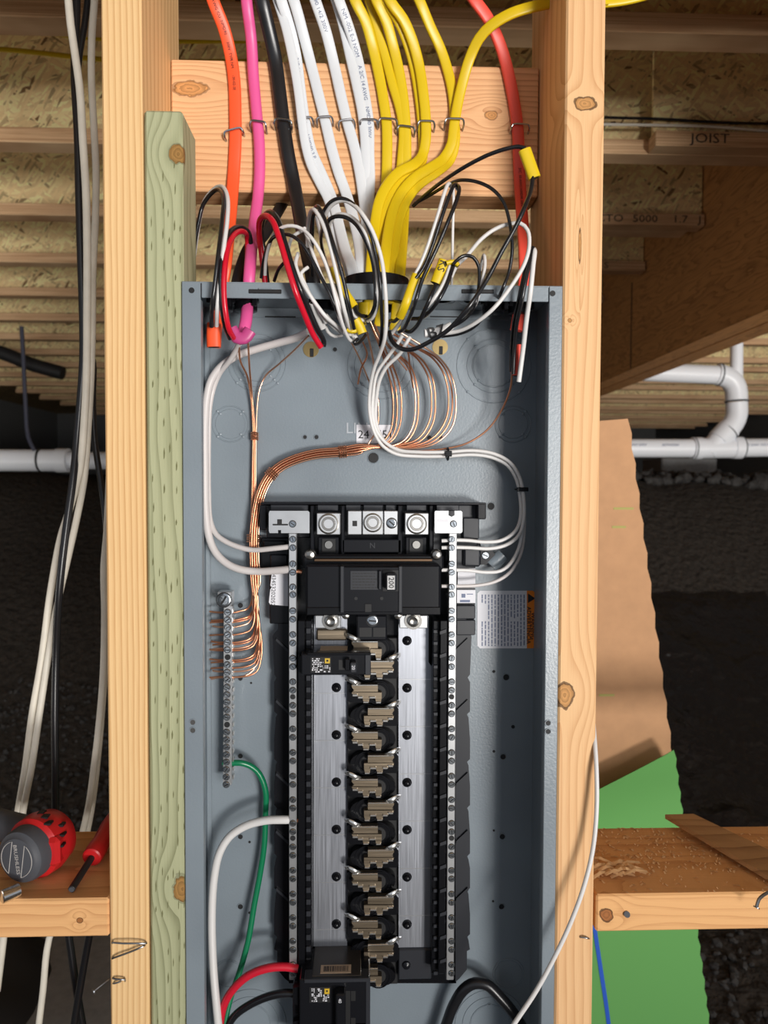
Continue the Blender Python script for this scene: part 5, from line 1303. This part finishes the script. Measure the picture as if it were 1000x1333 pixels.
wire('heavy_cable', 'heavy black cable bent into a peak at the lower right of the box', 'cable', [(560, 1385, .07), (577, 1345, .068), (590, 1310, .066), (604, 1288, .064), (618, 1280, .062), (634, 1282, .060), (650, 1297, .058), (668, 1318, .056), (684, 1345, .055), (696, 1380, .055)], 'black_jacket', .0058)
wire('white_wire', 'long thin white wire bowing across the right stud and box corner', 'wire', [(772, 935, .025), (774, 960, .004), (776.5, 1000, -.008), (777, 1050, -.014), (772, 1105, -.018), (760, 1155, -.022), (741, 1206, -.025), (720, 1250, -.027), (698, 1290, -.028), (668, 1335, -.028), (640, 1380, -.028)], 'white', .0022)
# small stubs of wire poking through the left bar
for px, py, lab in ((391, 744, 'copper wire tip poking through the left neutral bar at the top'), (390, 1068, 'copper wire tip poking through the left neutral bar halfway down')):
    MB().sweep(pp([(386, py, .046), (390, py, .046), (393, py+1, .046)], 0, .002), .0022, n=8).build('wire_tip', M['copper'], label=lab, cat='wire tip')

# --- staples on the backing board
def staple(px, py, w, tilt=0, h=.0058, r=.0011, label='', bright=False):
    c = P(px, py, .1); hw = w*.00085/2; q = Matrix.Rotation(tilt, 3, 'Y')
    pts = [(-hw, .010, -.006), (-hw, -.001, -.0055), (-hw, -h, -.003), (-hw+.0012, -h-.0012, 0), (0, -h-.0016, .0008), (hw-.0012, -h-.0012, 0), (hw, -h, -.003), (hw, -.001, -.0055), (hw, .010, -.006)]
    pth = smooth_path([c+q@Vector(p) for p in pts], .0012)
    MB().sweep(pth, r, n=8).build('cable_staple', M['screw' if bright else 'staple'], label=label, cat='staple')
for a in ((304.5, 174, 24, -.28, .0062, .0011, 'bright tilted staple over the orange cable', True), (338, 166, 20, .1, .0108, .0011, 'staple over the pink cable'), (370, 164, 22, .1, .0110, .0011, 'staple with a white patch over the black cable', True),
          (397.5, 159, 20, -.1, .0070, .0011, 'staple over the leftmost white cable'), (423, 158, 20, -.1, .0070, .0011, 'staple over the second white cable'), (451, 162, 20, -.15, .0070, .0011, 'staple over the third white cable'),
          (480.5, 161, 22, 0, .0062, .0011, 'staple over the rightmost white cable'), (505, 160, 23, .05, .0062, .0011, 'staple over the leftmost yellow cable'), (528.5, 170, 22, .1, .0065, .0011, 'staple over the second yellow cable, set lower'),
          (554, 165, 21, 0, .0095, .0011, 'staple over the third yellow cable'), (590, 163, 24, 0, .0110, .0011, 'staple over the doubled yellow cables from the right stud'), (676, 167, 23, 0, .0062, .0011, 'bright staple over the coral cable', True)):
    staple(*a[:6], label=a[6], bright=len(a) > 7)

# --- cables hanging at the left of the picture
LD = .24
for lab, mat, r, pts in (
    ('outer white cable hanging at far left, in front of the black ones', 'white_outer', .0047, [(86, -30, .215), (89, 0, .215), (92, 32, .215), (97, 66, .215), (104, 118, .215), (108, 184, .218), (112, 250, .22), (113.5, 320, .222), (113.5, 400, .225), (113, 480, .228), (110, 545, .232), (105, 605, .24), (97, 640, .25), (89, 668, .262), (79, 700, .27), (66, 770, .275), (54, 860, .275), (42, 930, .27), (33, 1000, .265), (23, 1060, .26), (16, 1110, .26), (4, 1225, .26), (-4, 1290, .26)]),
    ('second white cable, nearer the left stud', 'white_outer', .0044, [(122, -30), (123, 0), (120, 40), (119, 100), (122, 160), (125, 225), (124, 290), (121, 350), (120, 440, .232), (118, 500, .236), (114.5, 560, .246), (110, 620, .252), (101, 670, .262), (90, 720, .27), (74, 790, .275), (62, 860, .27), (52, 925, .265), (41, 1000, .26), (31, 1050, .258), (24, 1100, .258)]),
    ('black cable hanging between the two white ones and crossing to their left', 'black_jacket', .0047, [(99, -30), (100, 0), (99, 40), (97, 95), (101, 175), (103, 262), (105, 330), (108, 420), (108, 470), (105, 515), (100, 575), (95, 625, .232), (86, 690, .225), (77, 770, .225), (73, 850), (71.5, 930), (72, 1000), (73, 1075), (80, 1150), (92, 1235), (100, 1290), (112, 1360)]),
    ('thin black cable beside the first at the top left', 'black_jacket', .0040, [(117, -30, .26), (114, 0, .26), (110, 34, .26), (104, 68, .26), (101, 110, .262), (106, 180, .264), (110, 260, .264), (110, 330, .262), (112, 400, .262), (114, 450, .262), (121, 470, .262), (121, 520, .26), (123, 570, .258), (130, 620, .255), (136, 664, .25), (141, 720, .25)]),
    ('white cable hanging close beside the left stud, lower half', 'white_outer', .0042, [(143, 600, .25), (139, 690, .24), (135, 740, .24), (136, 800, .24), (134, 880, .24), (128, 950, .24), (122, 1000, .24), (116, 1045, .24), (106, 1090, .24), (92, 1150, .24), (64, 1222, .24), (56, 1290, .24), (50, 1340, .24), (46, 1380, .24)]),
    ('off-white cable doubled behind the one close beside the left stud', 'white_outer', .0040, [(146, 640, .27), (141, 740, .262), (138, 850, .26), (131, 950, .26), (125, 1010, .26), (119, 1055, .26), (110, 1100, .26), (95, 1160, .26)]),
    ('black cable crossing under the left blocking toward bottom left', 'black_jacket', .0046, [(132, 1150, .20), (121, 1195, .20), (115, 1225, .2), (106, 1275, .2), (97, 1330, .2), (92, 1370, .2)]),
    ('black cord hanging behind the left stud at the top', 'black_jacket', .0030, [(233, -30, .26), (230, 0, .26), (229, 40, .26), (228, 85, .26), (227, 120, .26)]),
):
    wire('hanging_cable', lab, 'cable', pts, mat, r, LD, step=.012)
# cut white cable piece at the bottom-left corner is part of the outer white cable
# ================================================================ tools on the left blocking
zt = ZBL
tc = P(24, 1120, .020) + Vector((0, 0, .002))                       # centre of the motor cap
tr = thing('impact_driver', 'red cordless impact driver seen from its round grey motor end on the left blocking', 'power tool', (tc.x, .08, zt))
ax = Vector((.30, 1, .0)).normalized()      # from the cap into the tool
w = (Vector((0, 0, 1)) - ax*ax.z).normalized(); u = w.cross(ax)*-1
if u.x < 0: u = -u
R = .0265
MB().lathe(tc, ax, [(-.0022, R*.70), (-.0016, R*.76), (0, R*.80), (.002, R*.95), (.006, R), (.016, R*1.02), (.017, R*.97)], n=40).build('motor_cap', M['tool_grey'], tr)
g = MB().lathe(tc, ax, [(.016, R*1.0), (.020, R*1.16), (.034, R*1.20), (.050, R*1.05), (.060, R*.7)], n=32)
g.build('motor_housing', M['tool_red'], tr)
for k in range(6):
    a = .2+k*.28; d = u*math.cos(a)+w*math.sin(a)
    MB().box((-.0035, -.004, -.0012), (.0035, .004, .0012), .0004, fn=lambda v, d=d, k=k: tc+ax*(.024+(k % 3)*.005)+d*(R*1.17)+v).build('vent_slot', M['pit'], tr)
g = MB().box((-.016, .0, -.03), (.016, .045, .03), .006, fn=lambda v: tc+u*.018+w*(.0)+ax*.018+v)
MB().box((0, 0, 0), (.016, .030, .030), .004, fn=lambda v: tc+u*(R*.68)+w*(-.014)+ax*.012+v).build('side_boss', M['tool_red'], tr)
MB().sweep(smooth_path([tc+ax*.05+w*(-R*.2)+u*.0, tc+ax*.060-u*.03+w*(-.008), tc+ax*.065-u*.07+w*(-.008), tc+ax*.072-u*.115+w*(-.008)], .01), .017, .014, n=20).build('grip', M['tool_grey'], tr)
cp = lambda a_, r: tc-ax*.0026+(u*math.cos(a_)+w*math.sin(a_))*r
q = MB()
tl = math.radians(-8)
for s in (-1, 1):
    arc = [cp((PI/2 if s > 0 else -PI/2)*1 + (-s)*0, 0)]
    pts = []
    for k in range(15):
        a = -PI/2+.42+ (PI-.84)*k/14
        if s < 0: a = PI-a
        pts.append(cp(a+tl, R*.68))
    pts.append(pts[0])
    q = MB().sweep(pts, .00035, n=6); q.build('cap_outline', M['tool_line'], tr)
g = MB(); add_text(g, 'BRUSHLESS', .0060, tc-ax*.0026, -w*math.cos(tl)-u*math.sin(tl), u*math.cos(tl)-w*math.sin(tl), sx=1.0, bold=.01); g.build('lettering', M['tool_line'], tr)
def Pz(px, py, z):
    d = ROT @ Vector((px-500, -(py-666.5), -F)); return CAM + d*((z-CAM.z)/d.z)
sk0 = Pz(2, 1168, zt+.0064); sk1 = Pz(26, 1158, zt+.0066)
so = MB().lathe(sk0, sk1-sk0, [(0, .0052), (.0004, .0062), (.016, .0062), (.0165, .0056)], n=24).build('socket', M['chrome'], label='short shiny steel socket lying below the red tool', cat='socket')
# screwdriver
s0 = Pz(93, 1158, zt+.0040); s1 = Pz(119, 1117, zt+.0115); s2 = s1+(s1-s0).normalized()*.075
sd = thing('screwdriver', 'red handled screwdriver with a black shaft pointing to the viewer', 'screwdriver', (s1.x, s1.y, zt))
MB().lathe(s0, s1-s0, [(0, .0030), (.0004, .0035), ((s1-s0).length, .0035)], n=16).build('shaft', M['rubber'], sd)
MB().lathe(s0-(s1-s0).normalized()*.0004, s1-s0, [(0, .0026), (.0005, .0028)], n=14).build('tip', M['tool_grey'], sd)
MB().lathe(s1, s1-s0, [(0, .0085), (.0012, .0100), (.006, .0105), (.016, .0105), (.024, .0095), (.050, .0115), (.066, .0110), (.074, .006)], n=24).build('handle', M['tool_red'], sd)
# bent nails in the left stud and the right blocking
def nail(label, pts, r=.0011, head=None):
    g = MB().sweep(smooth_path([P(*p) for p in pts], .003), r, n=8)
    if head is not None:
        p = P(*head); d = (P(*pts[-1])-P(*pts[-2])).normalized() if head == pts[-1] else (P(*pts[0])-P(*pts[1])).normalized()
        g.cyl(p-d*.0005, p+d*.0008, .0030, n=12)
    g.build('nail', M['nail'], label=label, cat='nail')
nail('upper bent nail hooked across the left stud near the bottom', [(146, 1228, .003), (148, 1227, -.004), (160, 1228, -.006), (176, 1228, -.006), (189, 1228, -.004), (191, 1228, .004)], .0009)
nail('nail slanting down left from the hooked one on the left stud', [(190, 1229, .003), (186, 1232, -.003), (170, 1239, -.004), (148, 1247, -.003), (146, 1248, .003)], .0009)
nail('short bent nail low on the left stud', [(146, 1273, .004), (149, 1274, -.003), (157, 1275, -.004), (162, 1275, -.003), (163, 1278, .002)], .0009)
nail('small nail beneath the short bent one on the left stud', [(146, 1280, .003), (150, 1280, -.003), (156, 1278, -.003), (158, 1277, .002)], .0008)
nail('nail sticking out left of the left stud near the bottom', [(146, 1271, .01), (140, 1276, .0), (122, 1290, -.008)], .0009, (122, 1290, -.008))
nail('bent nail driven into the right blocking at the picture edge', [(1006, 1160, -.006), (996, 1164, -.012), (988, 1171, -.016), (985, 1181, -.018)], .0016, (985, 1181, -.018))
nail('nail head in the face of the right blocking', [(816, 1191, .006), (816.5, 1190.5, -.001)], .0022, (816.5, 1190.5, -.001))
nail('small bent pin low on the right stud', [(754, 1221, .004), (757, 1220, -.002), (764, 1221, -.003), (768, 1222, .002)], .0008)
